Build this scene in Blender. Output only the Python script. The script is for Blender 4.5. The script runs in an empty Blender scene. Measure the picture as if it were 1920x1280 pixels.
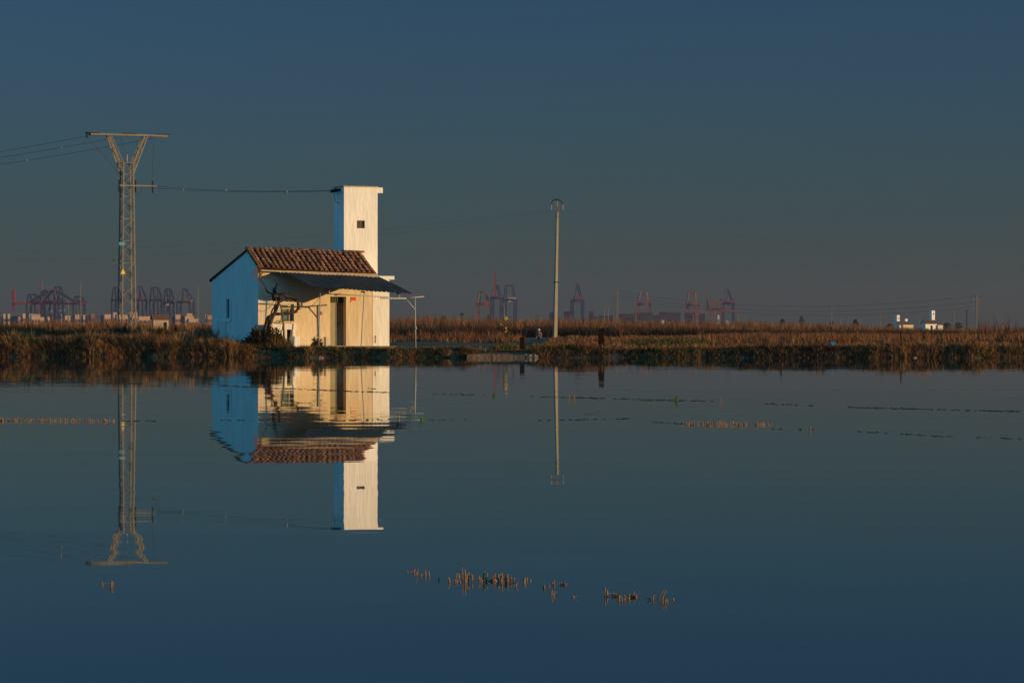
import bpy, math, random
import numpy as np
from mathutils import Vector, Matrix

R = math.radians
sc = bpy.context.scene
C = sc.collection
rng = np.random.default_rng(7)
random.seed(7)

# ------------------------------------------------------------------ camera, sky, sun, exposure
F, HX, HY, CAMZ = 6000.0, 960.0, 620.0, 1.2      # focal length in photo pixels, principal column, horizon row, eye height
cam = bpy.data.objects.new('camera', bpy.data.cameras.new('camera'))
C.objects.link(cam); sc.camera = cam
cam.location = (0, 0, CAMZ); cam.rotation_euler = (R(90), 0, 0)
cam.data.sensor_width = 36; cam.data.lens = F / 1920 * 36
cam.data.shift_y = -(640 - HY) / 1920
cam.data.clip_start = 0.5; cam.data.clip_end = 60000

SUN_AZ, SUN_EL = R(110), R(4.4)                   # azimuth clockwise from the view direction (+Y)
world = bpy.data.worlds.new('World'); sc.world = world; world.use_nodes = True
wn, wl = world.node_tree.nodes, world.node_tree.links
bg = wn['Background']
sky = wn.new('ShaderNodeTexSky'); sky.sky_type = 'NISHITA'; sky.sun_disc = False
sky.sun_elevation = R(5); sky.sun_rotation = SUN_AZ
sky.air_density = 1.0; sky.dust_density = 0.1; sky.ozone_density = 3.2
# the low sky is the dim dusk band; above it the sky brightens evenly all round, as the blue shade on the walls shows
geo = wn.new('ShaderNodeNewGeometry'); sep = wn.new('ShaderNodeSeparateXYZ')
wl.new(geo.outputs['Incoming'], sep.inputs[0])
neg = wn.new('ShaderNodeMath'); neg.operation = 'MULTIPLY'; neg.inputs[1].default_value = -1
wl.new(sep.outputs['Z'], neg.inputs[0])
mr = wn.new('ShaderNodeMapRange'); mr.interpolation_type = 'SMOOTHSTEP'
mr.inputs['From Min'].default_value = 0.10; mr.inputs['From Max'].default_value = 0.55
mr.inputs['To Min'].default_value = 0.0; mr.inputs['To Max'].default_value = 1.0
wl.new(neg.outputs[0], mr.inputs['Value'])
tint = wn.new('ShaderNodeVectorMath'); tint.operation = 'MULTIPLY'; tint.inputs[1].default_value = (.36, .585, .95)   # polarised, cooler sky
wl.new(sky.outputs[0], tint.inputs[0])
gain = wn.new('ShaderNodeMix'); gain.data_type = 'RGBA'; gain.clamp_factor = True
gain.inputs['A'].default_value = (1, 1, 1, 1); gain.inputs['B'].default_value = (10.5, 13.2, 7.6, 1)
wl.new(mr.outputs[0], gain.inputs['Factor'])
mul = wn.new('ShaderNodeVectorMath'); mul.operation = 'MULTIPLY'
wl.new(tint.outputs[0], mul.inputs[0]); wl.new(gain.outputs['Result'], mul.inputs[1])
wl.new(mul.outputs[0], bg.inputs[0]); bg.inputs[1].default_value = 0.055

sun_dir = Vector((math.sin(SUN_AZ) * math.cos(SUN_EL), math.cos(SUN_AZ) * math.cos(SUN_EL), math.sin(SUN_EL)))
sun = bpy.data.objects.new('sun', bpy.data.lights.new('sun', 'SUN')); C.objects.link(sun)
sun.data.energy = 4.7; sun.data.color = (1.0, 0.64, 0.27); sun.data.angle = R(0.5)
sun.rotation_euler = (-sun_dir).to_track_quat('-Z', 'Y').to_euler(); sun.location = (60, -20, 40)

sc.view_settings.view_transform = 'Standard'; sc.view_settings.look = 'None'
sc.view_settings.exposure = 0.2; sc.view_settings.gamma = 1
sc.cycles.max_bounces = 6; sc.cycles.diffuse_bounces = 3; sc.cycles.glossy_bounces = 3
sc.cycles.transparent_max_bounces = 4; sc.cycles.volume_bounces = 0
sc.cycles.sample_clamp_indirect = 4
sc.cycles.use_denoising = True

# ------------------------------------------------------------------ pixel to place
def at(px, py, Y):                                # the point seen at (px, py) standing Y metres off
    return Vector(((px - HX) / F * Y, Y, CAMZ + (HY - py) / F * Y))
def on_level(px, py, z=0.0):                      # the point seen at (px, py) lying on level z
    return at(px, py, (CAMZ - z) * F / (py - HY))

# ------------------------------------------------------------------ materials
def mat(name, col, rough=0.8, spec=0.3, var=0.0, scale=3.0, bump=0.0, bscale=None, metal=0.0, rnd=0.0, col2=None, stretch=None):
    m = bpy.data.materials.new(name); m.use_nodes = True
    n, l = m.node_tree.nodes, m.node_tree.links
    p = n['Principled BSDF']
    p.inputs['Roughness'].default_value = rough; p.inputs['Metallic'].default_value = metal
    p.inputs['Specular IOR Level'].default_value = spec
    tc = n.new('ShaderNodeTexCoord'); vec = tc.outputs['Object']
    if stretch:
        mp = n.new('ShaderNodeMapping'); mp.inputs['Scale'].default_value = stretch
        l.new(vec, mp.inputs[0]); vec = mp.outputs[0]
    src = None
    base = n.new('ShaderNodeRGB'); base.outputs[0].default_value = (*col, 1); src = base.outputs[0]
    if col2 is not None or var:
        nz = n.new('ShaderNodeTexNoise'); nz.inputs['Scale'].default_value = scale
        nz.inputs['Detail'].default_value = 6; nz.inputs['Roughness'].default_value = 0.65
        l.new(vec, nz.inputs['Vector'])
        rp = n.new('ShaderNodeMapRange'); rp.inputs[1].default_value = 0.35; rp.inputs[2].default_value = 0.68
        l.new(nz.outputs['Fac'], rp.inputs[0])
        mx = n.new('ShaderNodeMix'); mx.data_type = 'RGBA'
        c2 = col2 if col2 is not None else tuple(c * (1 - var) for c in col)
        mx.inputs['A'].default_value = (*col, 1); mx.inputs['B'].default_value = (*c2, 1)
        l.new(rp.outputs[0], mx.inputs['Factor']); src = mx.outputs['Result']
    if rnd:
        oi = n.new('ShaderNodeObjectInfo'); hs = n.new('ShaderNodeHueSaturation')
        a = n.new('ShaderNodeMapRange'); a.inputs[3].default_value = 1 - rnd; a.inputs[4].default_value = 1 + rnd
        l.new(oi.outputs['Random'], a.inputs[0]); l.new(a.outputs[0], hs.inputs['Value'])
        l.new(src, hs.inputs['Color']); src = hs.outputs[0]
    l.new(src, p.inputs['Base Color'])
    if bump:
        nb = n.new('ShaderNodeTexNoise'); nb.inputs['Scale'].default_value = bscale or scale * 4
        nb.inputs['Detail'].default_value = 5; l.new(vec, nb.inputs['Vector'])
        b = n.new('ShaderNodeBump'); b.inputs['Strength'].default_value = bump; b.inputs['Distance'].default_value = 0.05
        l.new(nb.outputs['Fac'], b.inputs['Height']); l.new(b.outputs[0], p.inputs['Normal'])
    return m

M = {}
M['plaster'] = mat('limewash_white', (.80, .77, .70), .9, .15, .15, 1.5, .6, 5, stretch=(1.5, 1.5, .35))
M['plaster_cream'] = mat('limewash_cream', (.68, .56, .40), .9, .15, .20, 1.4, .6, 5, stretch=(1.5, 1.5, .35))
M['tile'] = mat('clay_tile', (.44, .185, .08), .9, .1, scale=9, col2=(.06, .04, .028), bump=.5, rnd=.45)
M['tile_pan'] = mat('clay_tile_channel', (.035, .025, .018), .95, .1, .5, 6)
M['mortar'] = mat('mortar', (.42, .34, .26), .95, .1, .3, 5, .4)
M['beam'] = mat('fascia_board', (.42, .32, .22), .85, .2, .3, 6)
M['corrugated'] = mat('corrugated_sheet', (.085, .066, .050), .9, .04, .5, 1.5, stretch=(3, .4, 1))
M['door'] = mat('door_paint', (.30, .28, .20), .6, .3, .25, 3)
M['grille'] = mat('iron_grille', (.10, .10, .09), .6, .3)
M['dark'] = mat('dark_opening', (.015, .014, .013), .9, .05)
M['glass'] = mat('window_glass', (.10, .17, .17), .15, .5)
M['board'] = mat('brown_board', (.16, .11, .075), .9, .1, .4, 8)
M['red'] = mat('red_sign', (.55, .05, .05), .6, .3)
M['white'] = mat('white_paint', (.78, .77, .74), .7, .3)
M['galv'] = mat('galvanised_pipe', (.33, .33, .31), .5, .4, .2, 4)
M['lattice'] = mat('lattice_steel', (.205, .175, .13), .65, .3, .3, 3)
M['rubber'] = mat('black_rubber', (.012, .012, .013), .6, .3)
M['concrete'] = mat('pole_concrete', (.32, .27, .195), .9, .15, .2, 2)
M['slab'] = mat('slab_concrete', (.20, .145, .10), .95, .1, .5, 1.5, .9)
M['bark'] = mat('vine_bark', (.075, .050, .034), .95, .1, .5, 12)
M['twig'] = mat('red_twig', (.16, .07, .045), .9, .1)
M['wood'] = mat('weathered_stake', (.17, .12, .075), .9, .1, .4, 6)
M['rust'] = mat('rusty_steel', (.022, .010, .008), .9, .1, .5, 6)
M['wire'] = mat('cable', (.05, .05, .05), .7, .2)
M['ball'] = mat('marker_ball', (.34, .26, .21), .7, .3)
M['yellow'] = mat('yellow_sign', (.75, .45, .05), .6, .3)
M['blue'] = mat('blue_sign', (.08, .25, .36), .6, .3)
M['earth'] = mat('earth', (.13, .085, .05), .95, .05, scale=.8, col2=(.055, .045, .025), bump=.7, bscale=4)
M['stone'] = mat('stone', (.30, .20, .14), .95, .1, .4, 5, .5)
M['yleaf'] = mat('yellow_leaf', (.42, .30, .02), .8, .2)
M['straw'] = mat('straw_stalk', (.30, .16, .08), .9, .1, .4, 30)
M['weed'] = mat('floating_weed', (.055, .05, .028), .9, .1, .5, 3)
M['gleaf'] = mat('green_leaf', (.07, .12, .02), .8, .2, .4, 4)
M['skin'] = mat('skin', (.45, .27, .18), .7, .3)
M['jacket'] = mat('brown_jacket', (.26, .17, .10), .9, .1)
M['trousers'] = mat('dark_trousers', (.025, .025, .03), .9, .1)
M['crane_blue'] = mat('crane_blue', (.015, .035, .08), .6, .3)
M['crane_dark'] = mat('crane_dark_blue', (.018, .022, .035), .6, .3)
M['crane_orange'] = mat('crane_orange', (.22, .085, .042), .7, .3)
M['crane_red'] = mat('crane_red', (.24, .03, .035), .7, .3)
M['cream'] = mat('cream_wall', (.55, .36, .22), .9, .1, .15, .05)
M['pink'] = mat('brick_wall', (.42, .22, .14), .9, .1, .2, .05)
M['roofbrown'] = mat('old_roof', (.13, .075, .05), .95, .1, .3, 1)
M['slate'] = mat('dark_wall', (.06, .07, .085), .9, .1, .3, .05)
M['container'] = mat('container_paint', (.030, .035, .045), .7, .2, rnd=.5)
M['container_green'] = mat('container_green', (.02, .06, .047), .7, .2, rnd=.4)
M['container_red'] = mat('container_red', (.06, .02, .024), .7, .2, rnd=.4)
M['hutwall'] = mat('hut_wall', (.40, .32, .23), .95, .1, .2, .8, .4)
M['bluebag'] = mat('blue_plastic', (.03, .22, .42), .5, .4)
M['palm'] = mat('palm_leaf', (.03, .035, .022), .9, .1)

def grass_material(name):
    m = bpy.data.materials.new(name); m.use_nodes = True
    n, l = m.node_tree.nodes, m.node_tree.links
    p = n['Principled BSDF']; p.inputs['Roughness'].default_value = .85; p.inputs['Specular IOR Level'].default_value = .12
    a = n.new('ShaderNodeAttribute'); a.attribute_name = 'tint'
    l.new(a.outputs['Color'], p.inputs['Base Color'])
    return m
M['grass'] = grass_material('dry_grass')

def water_material():
    m = bpy.data.materials.new('still_water'); m.use_nodes = True
    n, l = m.node_tree.nodes, m.node_tree.links
    p = n['Principled BSDF']
    p.inputs['Base Color'].default_value = (.008, .045, .036, 1); p.inputs['Roughness'].default_value = .012
    p.inputs['IOR'].default_value = 1.333; p.inputs['Specular IOR Level'].default_value = .5
    g = n.new('ShaderNodeNewGeometry')
    def noise(scale, stretch, detail):
        mp = n.new('ShaderNodeMapping'); mp.inputs['Scale'].default_value = stretch
        l.new(g.outputs['Position'], mp.inputs[0])
        t = n.new('ShaderNodeTexNoise'); t.inputs['Scale'].default_value = scale; t.inputs['Detail'].default_value = detail
        l.new(mp.outputs[0], t.inputs['Vector'])
        s = n.new('ShaderNodeVectorMath'); s.operation = 'SUBTRACT'; s.inputs[1].default_value = (.5, .5, .5)
        l.new(t.outputs['Color'], s.inputs[0]); return s.outputs[0]
    fine, mid = noise(1.0, (1.3, 2.6, 1), 3), noise(1.0, (.10, 1.0, 1), 3)
    # breeze patches: long streaks where the surface is ruffled more
    mp = n.new('ShaderNodeMapping'); mp.inputs['Scale'].default_value = (.03, .075, 1); mp.inputs['Location'].default_value = (.4, 2.2, 0)
    l.new(g.outputs['Position'], mp.inputs[0])
    t = n.new('ShaderNodeTexNoise'); t.inputs['Scale'].default_value = 1; t.inputs['Detail'].default_value = 2
    l.new(mp.outputs[0], t.inputs['Vector'])
    r = n.new('ShaderNodeMapRange'); r.inputs[1].default_value = .42; r.inputs[2].default_value = .66
    r.inputs[3].default_value = .0028; r.inputs[4].default_value = .0105
    l.new(t.outputs['Fac'], r.inputs[0])
    s1 = n.new('ShaderNodeVectorMath'); s1.operation = 'SCALE'; l.new(fine, s1.inputs[0])
    # the fields behind the dike lie open to the wind
    sy = n.new('ShaderNodeSeparateXYZ'); l.new(g.outputs['Position'], sy.inputs[0])
    wy = n.new('ShaderNodeMapRange'); wy.inputs[1].default_value = 160; wy.inputs[2].default_value = 175; wy.inputs[3].default_value = 0; wy.inputs[4].default_value = .045
    l.new(sy.outputs['Y'], wy.inputs[0])
    am = n.new('ShaderNodeMath'); am.operation = 'ADD'; l.new(r.outputs[0], am.inputs[0]); l.new(wy.outputs[0], am.inputs[1])
    l.new(am.outputs[0], s1.inputs['Scale'])
    s2 = n.new('ShaderNodeVectorMath'); s2.operation = 'SCALE'; l.new(mid, s2.inputs[0]); s2.inputs['Scale'].default_value = .0078
    ad = n.new('ShaderNodeVectorMath'); ad.operation = 'ADD'; l.new(s1.outputs[0], ad.inputs[0]); l.new(s2.outputs[0], ad.inputs[1])
    fl = n.new('ShaderNodeVectorMath'); fl.operation = 'MULTIPLY'; fl.inputs[1].default_value = (1, 1, 0); l.new(ad.outputs[0], fl.inputs[0])
    up = n.new('ShaderNodeVectorMath'); up.operation = 'ADD'; up.inputs[1].default_value = (0, 0, 1); l.new(fl.outputs[0], up.inputs[0])
    no = n.new('ShaderNodeVectorMath'); no.operation = 'NORMALIZE'; l.new(up.outputs[0], no.inputs[0])
    l.new(no.outputs[0], p.inputs['Normal'])
    return m
M['water'] = water_material()

# ------------------------------------------------------------------ mesh helpers
class MB:
    def __init__(self): self.v, self.f = [], []
    def poly(self, pts):
        i = len(self.v); self.v += [tuple(p) for p in pts]; self.f.append(tuple(range(i, i + len(pts)))); return self
    def hexa(self, p):                            # p: 4 bottom + 4 top corners
        i = len(self.v); self.v += [tuple(q) for q in p]
        for f in ((3, 2, 1, 0), (4, 5, 6, 7), (0, 1, 5, 4), (1, 2, 6, 5), (2, 3, 7, 6), (3, 0, 4, 7)):
            self.f.append(tuple(i + k for k in f))
        return self
    def box(self, x0, x1, y0, y1, z0, z1):
        return self.hexa([(x0, y0, z0), (x1, y0, z0), (x1, y1, z0), (x0, y1, z0), (x0, y0, z1), (x1, y0, z1), (x1, y1, z1), (x0, y1, z1)])
    def beam(self, a, b, w, h=None, up=(0, 0, 1)):
        a, b = Vector(a), Vector(b); d = (b - a)
        if d.length < 1e-6: return self
        d.normalize(); u = Vector(up)
        if abs(d.dot(u)) > .98: u = Vector((0, 1, 0))
        s = d.cross(u).normalized() * w / 2; t = s.cross(d).normalized() * (h or w) / 2
        return self.hexa([a - s - t, a + s - t, b + s - t, b - s - t, a - s + t, a + s + t, b + s + t, b - s + t])
    def tube(self, pts, rad, n=6, cap=True):
        pts = [Vector(p) for p in pts]
        if not hasattr(rad, '__len__'): rad = [rad] * len(pts)
        base = len(self.v); prev = None
        for k, p in enumerate(pts):
            d = (pts[min(k + 1, len(pts) - 1)] - pts[max(k - 1, 0)]).normalized()
            if prev is None:
                u = Vector((0, 0, 1)) if abs(d.z) < .9 else Vector((1, 0, 0))
                s = d.cross(u).normalized()
            else: s = (prev - d * prev.dot(d)).normalized()
            prev = s; t = d.cross(s)
            for j in range(n):
                a = 2 * math.pi * j / n
                self.v.append(tuple(p + (s * math.cos(a) + t * math.sin(a)) * rad[k]))
        for k in range(len(pts) - 1):
            for j in range(n):
                a, b = base + k * n + j, base + k * n + (j + 1) % n
                self.f.append((a, b, b + n, a + n))
        if cap:
            self.f.append(tuple(base + j for j in reversed(range(n))))
            self.f.append(tuple(base + (len(pts) - 1) * n + j for j in range(n)))
        return self
    def lathe(self, c, prof, n=8):                # prof: (radius, z)
        return self.tube([Vector(c) + Vector((0, 0, z)) for r, z in prof], [max(r, .001) for r, z in prof], n)
    def blob(self, c, r, seed=0, n=8, m=5, amp=.2, sq=(1, 1, 1)):
        rr = random.Random(seed); base = len(self.v); c = Vector(c)
        for i in range(m + 1):
            th = math.pi * i / m
            for j in range(n):
                ph = 2 * math.pi * j / n; q = r * (1 + rr.uniform(-amp, amp))
                self.v.append((c.x + q * sq[0] * math.sin(th) * math.cos(ph), c.y + q * sq[1] * math.sin(th) * math.sin(ph), c.z + q * sq[2] * math.cos(th)))
        for i in range(m):
            for j in range(n):
                a, b = base + i * n + j, base + i * n + (j + 1) % n
                self.f.append((a, a + n, b + n, b))
        return self
    def mesh(self, name, material, smooth=False):
        me = bpy.data.meshes.new(name); me.from_pydata(self.v, [], self.f); me.update()
        if material: me.materials.append(material)
        if smooth: me.polygons.foreach_set('use_smooth', [True] * len(me.polygons))
        return me
    def build(self, name, material, parent=None, smooth=False):
        o = bpy.data.objects.new(name, self.mesh(name, material, smooth)); C.objects.link(o)
        if parent is not None: o.parent = parent
        return o

def tag(o, label=None, cat=None, group=None, kind=None):
    if label: o['label'] = label
    if cat: o['category'] = cat
    if group: o['group'] = group
    if kind: o['kind'] = kind
    return o
def thing(name, loc, label, cat, group=None, rz=0.0):
    o = bpy.data.objects.new(name, None); C.objects.link(o); o.empty_display_size = .2
    o.location = loc; o.rotation_euler = (0, 0, rz)
    return tag(o, label, cat, group)

# ------------------------------------------------------------------ terrain
def sm(a, b, x):
    t = np.clip((x - a) / (b - a), 0, 1); return t * t * (3 - 2 * t)
_ph = rng.uniform(0, 6.28, (24,)); _dr = rng.uniform(-1, 1, (24, 2))
def wob(X, Y, wl_, k0=0, n=6):                    # smooth cheap noise, about -1..1
    s = 0
    for k in range(k0, k0 + n):
        d = _dr[k] / (np.linalg.norm(_dr[k]) + 1e-9) * (0.6 + .8 * (k - k0) / n)
        s = s + np.sin((X * d[0] + Y * d[1]) * 6.283 / wl_ + _ph[k])
    return s / n * 1.6
SH_X = [-1500, 0, 400, 600, 860, 1000, 1350, 1600, 1920, 3000]
SH_Y = [668.4, 669.1, 669.9, 670.25, 670.5, 670.6, 670.8, 670.9, 670.8, 671.2]
def shore(px): return CAMZ * F / (np.interp(px, SH_X, SH_Y) - HY)
def zt(X, Y):
    X = np.asarray(X, float); Y = np.asarray(Y, float)
    px = HX + F * X / np.maximum(Y, 1)
    ys = shore(px) + .26 * wob(X, Y * .3, 3.1, 0) + .12 * wob(X, Y * .3, 1.1, 6)
    s = Y - ys
    hb = np.interp(px, [-1000, 330, 430, 480, 860, 900, 1000, 1080, 2500], [.50, .48, .40, .36, .34, .22, .26, .34, .36])
    hb = hb + (.07 * wob(X, Y * .2, 8.5, 7) + .05 * wob(X, Y * .2, 3.3, 11)) * (1 - sm(470, 500, px) * (1 - sm(1000, 1030, px)))
    z = -.4 + sm(-.5, .8, s) * (hb + .4)
    left = 1 - sm(330, 470, px)
    z = z + left * (.35 * sm(2.5, 9, s) - .35 * sm(26, 45, s))
    z = z + .05 * wob(X, Y, 4, 12) * sm(.5, 2, s)
    right = sm(985, 1040, px + 3 * wob(X, Y, 30, 4))
    land = np.clip(left + right, 0, 1)
    pond = sm(168, 174, Y) * (1 - sm(268, 284, Y + 4 * wob(X, Y, 26, 2)))
    pond2 = sm(330, 340, Y + 6 * wob(X, Y, 20, 8)) * (1 - sm(430, 450, Y))
    mid = (1 - land) * np.clip(pond, 0, 1)
    z = z * (1 - mid) + mid * (-.35)
    strip = (1 - left) * pond2 * sm(-.1, .35, wob(X, Y * .35, 46, 15) + (1 - right) * .55)
    bar = (1 - land) * sm(278, 290, Y) * (1 - sm(322, 334, Y))
    z = z * (1 - bar) + bar * (.07 + .06 * wob(X, Y, 9, 5))
    z = z * (1 - strip) + strip * (-.35)
    far = sm(455, 480, Y)
    z = z * (1 - far) + far * (.38 + .06 * wob(X, Y, 40, 3))
    return z

px_cols = np.concatenate([[-7000, -4500, -2600], np.arange(-1400, -150, 60), np.arange(-150, 2080, 9), np.arange(2080, 3340, 60), [4600, 6500, 9000]])
rows = np.concatenate([[60, 100, 128], np.arange(134, 176, .4), 176 * 1.014 ** np.arange(0, 92), np.geomspace(640, 9500, 34)])
PX, YY = np.meshgrid(px_cols, rows)
XX = (PX - HX) / F * YY
ZZ = zt(XX, YY)
def np_mesh(name, V, quads, material, tris=None, tint=None, smooth=False):
    me = bpy.data.meshes.new(name)
    me.vertices.add(len(V)); me.vertices.foreach_set('co', np.ascontiguousarray(V, np.float32).ravel())
    n = quads.shape[1]; me.loops.add(quads.size); me.loops.foreach_set('vertex_index', quads.astype(np.int32).ravel())
    me.polygons.add(len(quads)); me.polygons.foreach_set('loop_start', np.arange(0, quads.size, n, dtype=np.int32))
    try: me.polygons.foreach_set('loop_total', np.full(len(quads), n, np.int32))
    except Exception: pass
    if tint is not None:
        a = me.attributes.new('tint', 'FLOAT_COLOR', 'POINT')
        a.data.foreach_set('color', np.concatenate([tint, np.ones((len(tint), 1))], 1).astype(np.float32).ravel())
    me.update(calc_edges=True); me.validate()
    me.materials.append(material)
    if smooth: me.polygons.foreach_set('use_smooth', [True] * len(me.polygons))
    o = bpy.data.objects.new(name, me); C.objects.link(o); return o
nr, ncol = PX.shape
idx = np.arange(nr * ncol).reshape(nr, ncol)
Q = np.stack([idx[:-1, :-1], idx[:-1, 1:], idx[1:, 1:], idx[1:, :-1]], -1).reshape(-1, 4)
g = np_mesh('ground', np.stack([XX, YY, ZZ], -1).reshape(-1, 3), Q, M['earth'], smooth=True)
tag(g, 'brown earth of the banks, dikes and far plain behind the water', 'ground', kind='structure')
w = MB().poly([(-420, -80, 0), (420, -80, 0), (420, 500, 0), (-420, 500, 0)]).build('water', M['water'])
tag(w, 'calm flooded field mirroring the house and sky', 'water', kind='structure')
def gz(x, y): return float(zt(x, y))
def on_ground(px, Y, dz=0.0):
    x = (px - HX) / F * Y; return Vector((x, Y, gz(x, Y) + dz))

# ------------------------------------------------------------------ farmhouse
TH = R(25)
HO = Vector(((484 - HX) / F * 147.7, 147.7, 0.0))
du, dv = Vector((math.cos(TH), math.sin(TH), 0)), Vector((-math.sin(TH), math.cos(TH), 0))
def _ray(px, py): return Vector(((px - HX) / F, 1, (HY - py) / F))
_cam = Vector((0, 0, CAMZ))
def hp(px, py, v=0.0):                            # local (u, v, z) on a plane parallel to the facade
    d = _ray(px, py); t = (v - (_cam - HO).dot(dv)) / d.dot(dv); q = _cam + d * t - HO
    return Vector((q.dot(du), v, q.z))
def gp(px, py, u=0.0):                            # local (u, v, z) on a plane parallel to the gable
    d = _ray(px, py); t = (u - (_cam - HO).dot(du)) / d.dot(du); q = _cam + d * t - HO
    return Vector((u, q.dot(dv), q.z))

def holed_wall(mb, a0, a1, z0, z1, holes, depth, put):
    """rectangular wall face with recessed openings; put(a, z, d) gives the local point, d = depth into the wall"""
    xs = sorted({a0, a1, *[h[0] for h in holes], *[h[1] for h in holes]}); zs = sorted({z0, z1, *[h[2] for h in holes], *[h[3] for h in holes]})
    for i in range(len(xs) - 1):
        for k in range(len(zs) - 1):
            cx, cz = (xs[i] + xs[i + 1]) / 2, (zs[k] + zs[k + 1]) / 2
            if any(h[0] < cx < h[1] and h[2] < cz < h[3] for h in holes): continue
            mb.poly([put(xs[i], zs[k], 0), put(xs[i + 1], zs[k], 0), put(xs[i + 1], zs[k + 1], 0), put(xs[i], zs[k + 1], 0)])
    for (b0, b1, c0, c1) in holes:
        for (p, q) in (((b0, c0), (b0, c1)), ((b0, c1), (b1, c1)), ((b1, c1), (b1, c0)), ((b1, c0), (b0, c0))):
            mb.poly([put(*p, 0), put(*q, 0), put(*q, depth), put(*p, depth)])

house = thing('farmhouse', HO, 'whitewashed farmhouse with tile roof, square tower and dark corrugated awning by the water', 'house', rz=TH)
VR, VRIDGE, VT = 5.1, 1.40, 1.46
eaveL, eaveR = hp(487, 502, -.32), hp(707, 513.5, -.32)
ridL, ridR = hp(463, 466, VRIDGE), hp(677, 474, VRIDGE)
UL = hp(703, 600)[0]                              # right end of the main front
z_el, z_er = hp(484, 505)[2], hp(703, 515)[2]
# front wall
dA, dB, dT, dBt = hp(619, 600)[0], hp(649, 600)[0], hp(630, 556)[2], hp(630, 648)[2]
wA, wB, wT, wBt = hp(526, 600)[0], hp(551.5, 600)[0], hp(540, 570)[2], hp(540, 602)[2]
put_front = lambda a, z, d: (a, d, z)
f = MB(); zlow = min(z_el, z_er) - .05
holed_wall(f, 0, UL, -.1, zlow, [(dA, dB, dBt, dT), (wA, wB, wBt, wT)], .42, put_front)
f.poly([(0, 0, zlow), (UL, 0, zlow), (UL, 0, z_er), (0, 0, z_el)])
f.poly([(UL, 0, -.1), (UL, VR, -.1), (UL, VR, zlow), (UL, VRIDGE, ridR[2] - .1), (UL, 0, z_er)])
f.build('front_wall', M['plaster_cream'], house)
# gable wall
gw = (gp(430, 580)[1], gp(424, 580)[1], gp(427, 597)[2], gp(427, 561)[2])
zr = gp(397, 523)[2]; zap = ridL[2] - .08
G = MB(); put_gable = lambda a, z, d: (d, a, z)
VR = gp(397.5, 580)[1]
holed_wall(G, 0, VR, -.1, zr - .05, [gw], .16, put_gable)
G.poly([(0, 0, zr - .05), (0, VR, zr - .05), (0, VR, zr), (0, VRIDGE, zap), (0, 0, z_el)])
G.poly([(0, VR, -.1), (UL, VR, -.1), (UL, VR, zr), (0, VR, zr)])
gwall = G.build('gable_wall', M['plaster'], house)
gs = MB(); a, b = gp(434, 555), gp(421, 600)
gs.box(-.03, .001, a[1] - .05, a[1] + .08, b[2], a[2]); gs.box(-.03, .001, a[1] + .08, b[1] + .45, b[2] - .09, b[2])
gs.build('window_surround', M['plaster'], gwall)
for (xa, xb, ya, yb) in ((405, 409, 600, 632), (419.5, 424, 603, 632)):
    p, q = gp(xa, ya), gp(xb, yb)
    MB().box(-.05, .001, q[1], p[1], 0, p[2]).build('pilaster', M['plaster'], gwall)
win = MB().box(.12, .15, gw[0], gw[1], gw[2], gw[3]).build('window', M['glass'], house)
fr = MB(); fw = .05
fr.box(.08, .119, gw[0], gw[0] + fw, gw[2], gw[3]); fr.box(.08, .119, gw[1] - fw, gw[1], gw[2], gw[3])
fr.box(.08, .119, gw[0] + fw, gw[1] - fw, gw[2], gw[2] + fw); fr.box(.08, .119, gw[0] + fw, gw[1] - fw, gw[3] - fw, gw[3])
fr.build('window_frame', M['blue'], win)
# annex
aR = hp(730, 600, -.012); atop = hp(720, 524, -.04)[2]
an = MB()
va = hp(699, 629, -.04); vb = hp(704, 643, -.04)
holed_wall(an, UL - .12, aR[0], -.1, atop, [(va[0] + .03, vb[0] + .03, vb[2], va[2])], .2, lambda a, z, d: (a, d - .012, z))
an.poly([(aR[0], -.012, -.1), (aR[0], 2.2, -.1), (aR[0], 2.2, atop), (aR[0], -.012, atop)])
an.poly([(UL - .12, -.012, -.1), (UL - .12, .01, -.1), (UL - .12, .01, atop), (UL - .12, -.012, atop)])
annex = an.build('annex', M['plaster'], house)
MB().box(va[0] + .03, vb[0] + .03, .1, .13, vb[2], va[2]).build('vent', M['dark'], annex)
MB().box(UL - .11, hp(739.5, 520, -.05)[0], -.05, 2.3, atop + .002, hp(739, 517.5, -.05)[2]).build('roof_slab', M['plaster'], annex)
# tower
t0, t1 = hp(645, 480, VT), hp(708, 480, VT)
tz = hp(680, 351, VT)[2]; tv = VT + 1.30
twn = (hp(669, 420, VT)[0], hp(684, 420, VT)[0], hp(676, 428, VT)[2], hp(676, 413.5, VT)[2])
T = MB(); holed_wall(T, t0[0], t1[0], .5, tz, [twn], .12, lambda a, z, d: (a, VT + d, z))
T.poly([(t0[0], VT, .5), (t0[0], tv, .5), (t0[0], tv, tz), (t0[0], VT, tz)])
T.poly([(t1[0], VT, .5), (t1[0], tv, .5), (t1[0], tv, tz), (t1[0], VT, tz)])
T.poly([(t0[0], tv, .5), (t1[0], tv, .5), (t1[0], tv, tz), (t0[0], tv, tz)])
T.poly([(t0[0], VT, tz), (t1[0], VT, tz), (t1[0], tv, tz), (t0[0], tv, tz)])
tower = T.build('tower', M['plaster'], house)
MB().box(t0[0] - .03, t1[0] + .03, VT - .03, tv + .03, tz + .002, tz + .05).build('coping', M['mortar'], tower)
tb = MB(); q0, q1 = hp(717, 351, VT + .1), hp(709, 362, VT + .1)
tb.box(t1[0] + .001, q0[0], VT + .05, VT + .6, q1[2], tz + .001)
tb.build('bracket', M['plaster'], tower)
tw = MB().box(twn[0], twn[1], VT + .09, VT + .12, twn[2], twn[3]).build('window_board', M['board'], tower)
sl = MB()
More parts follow.
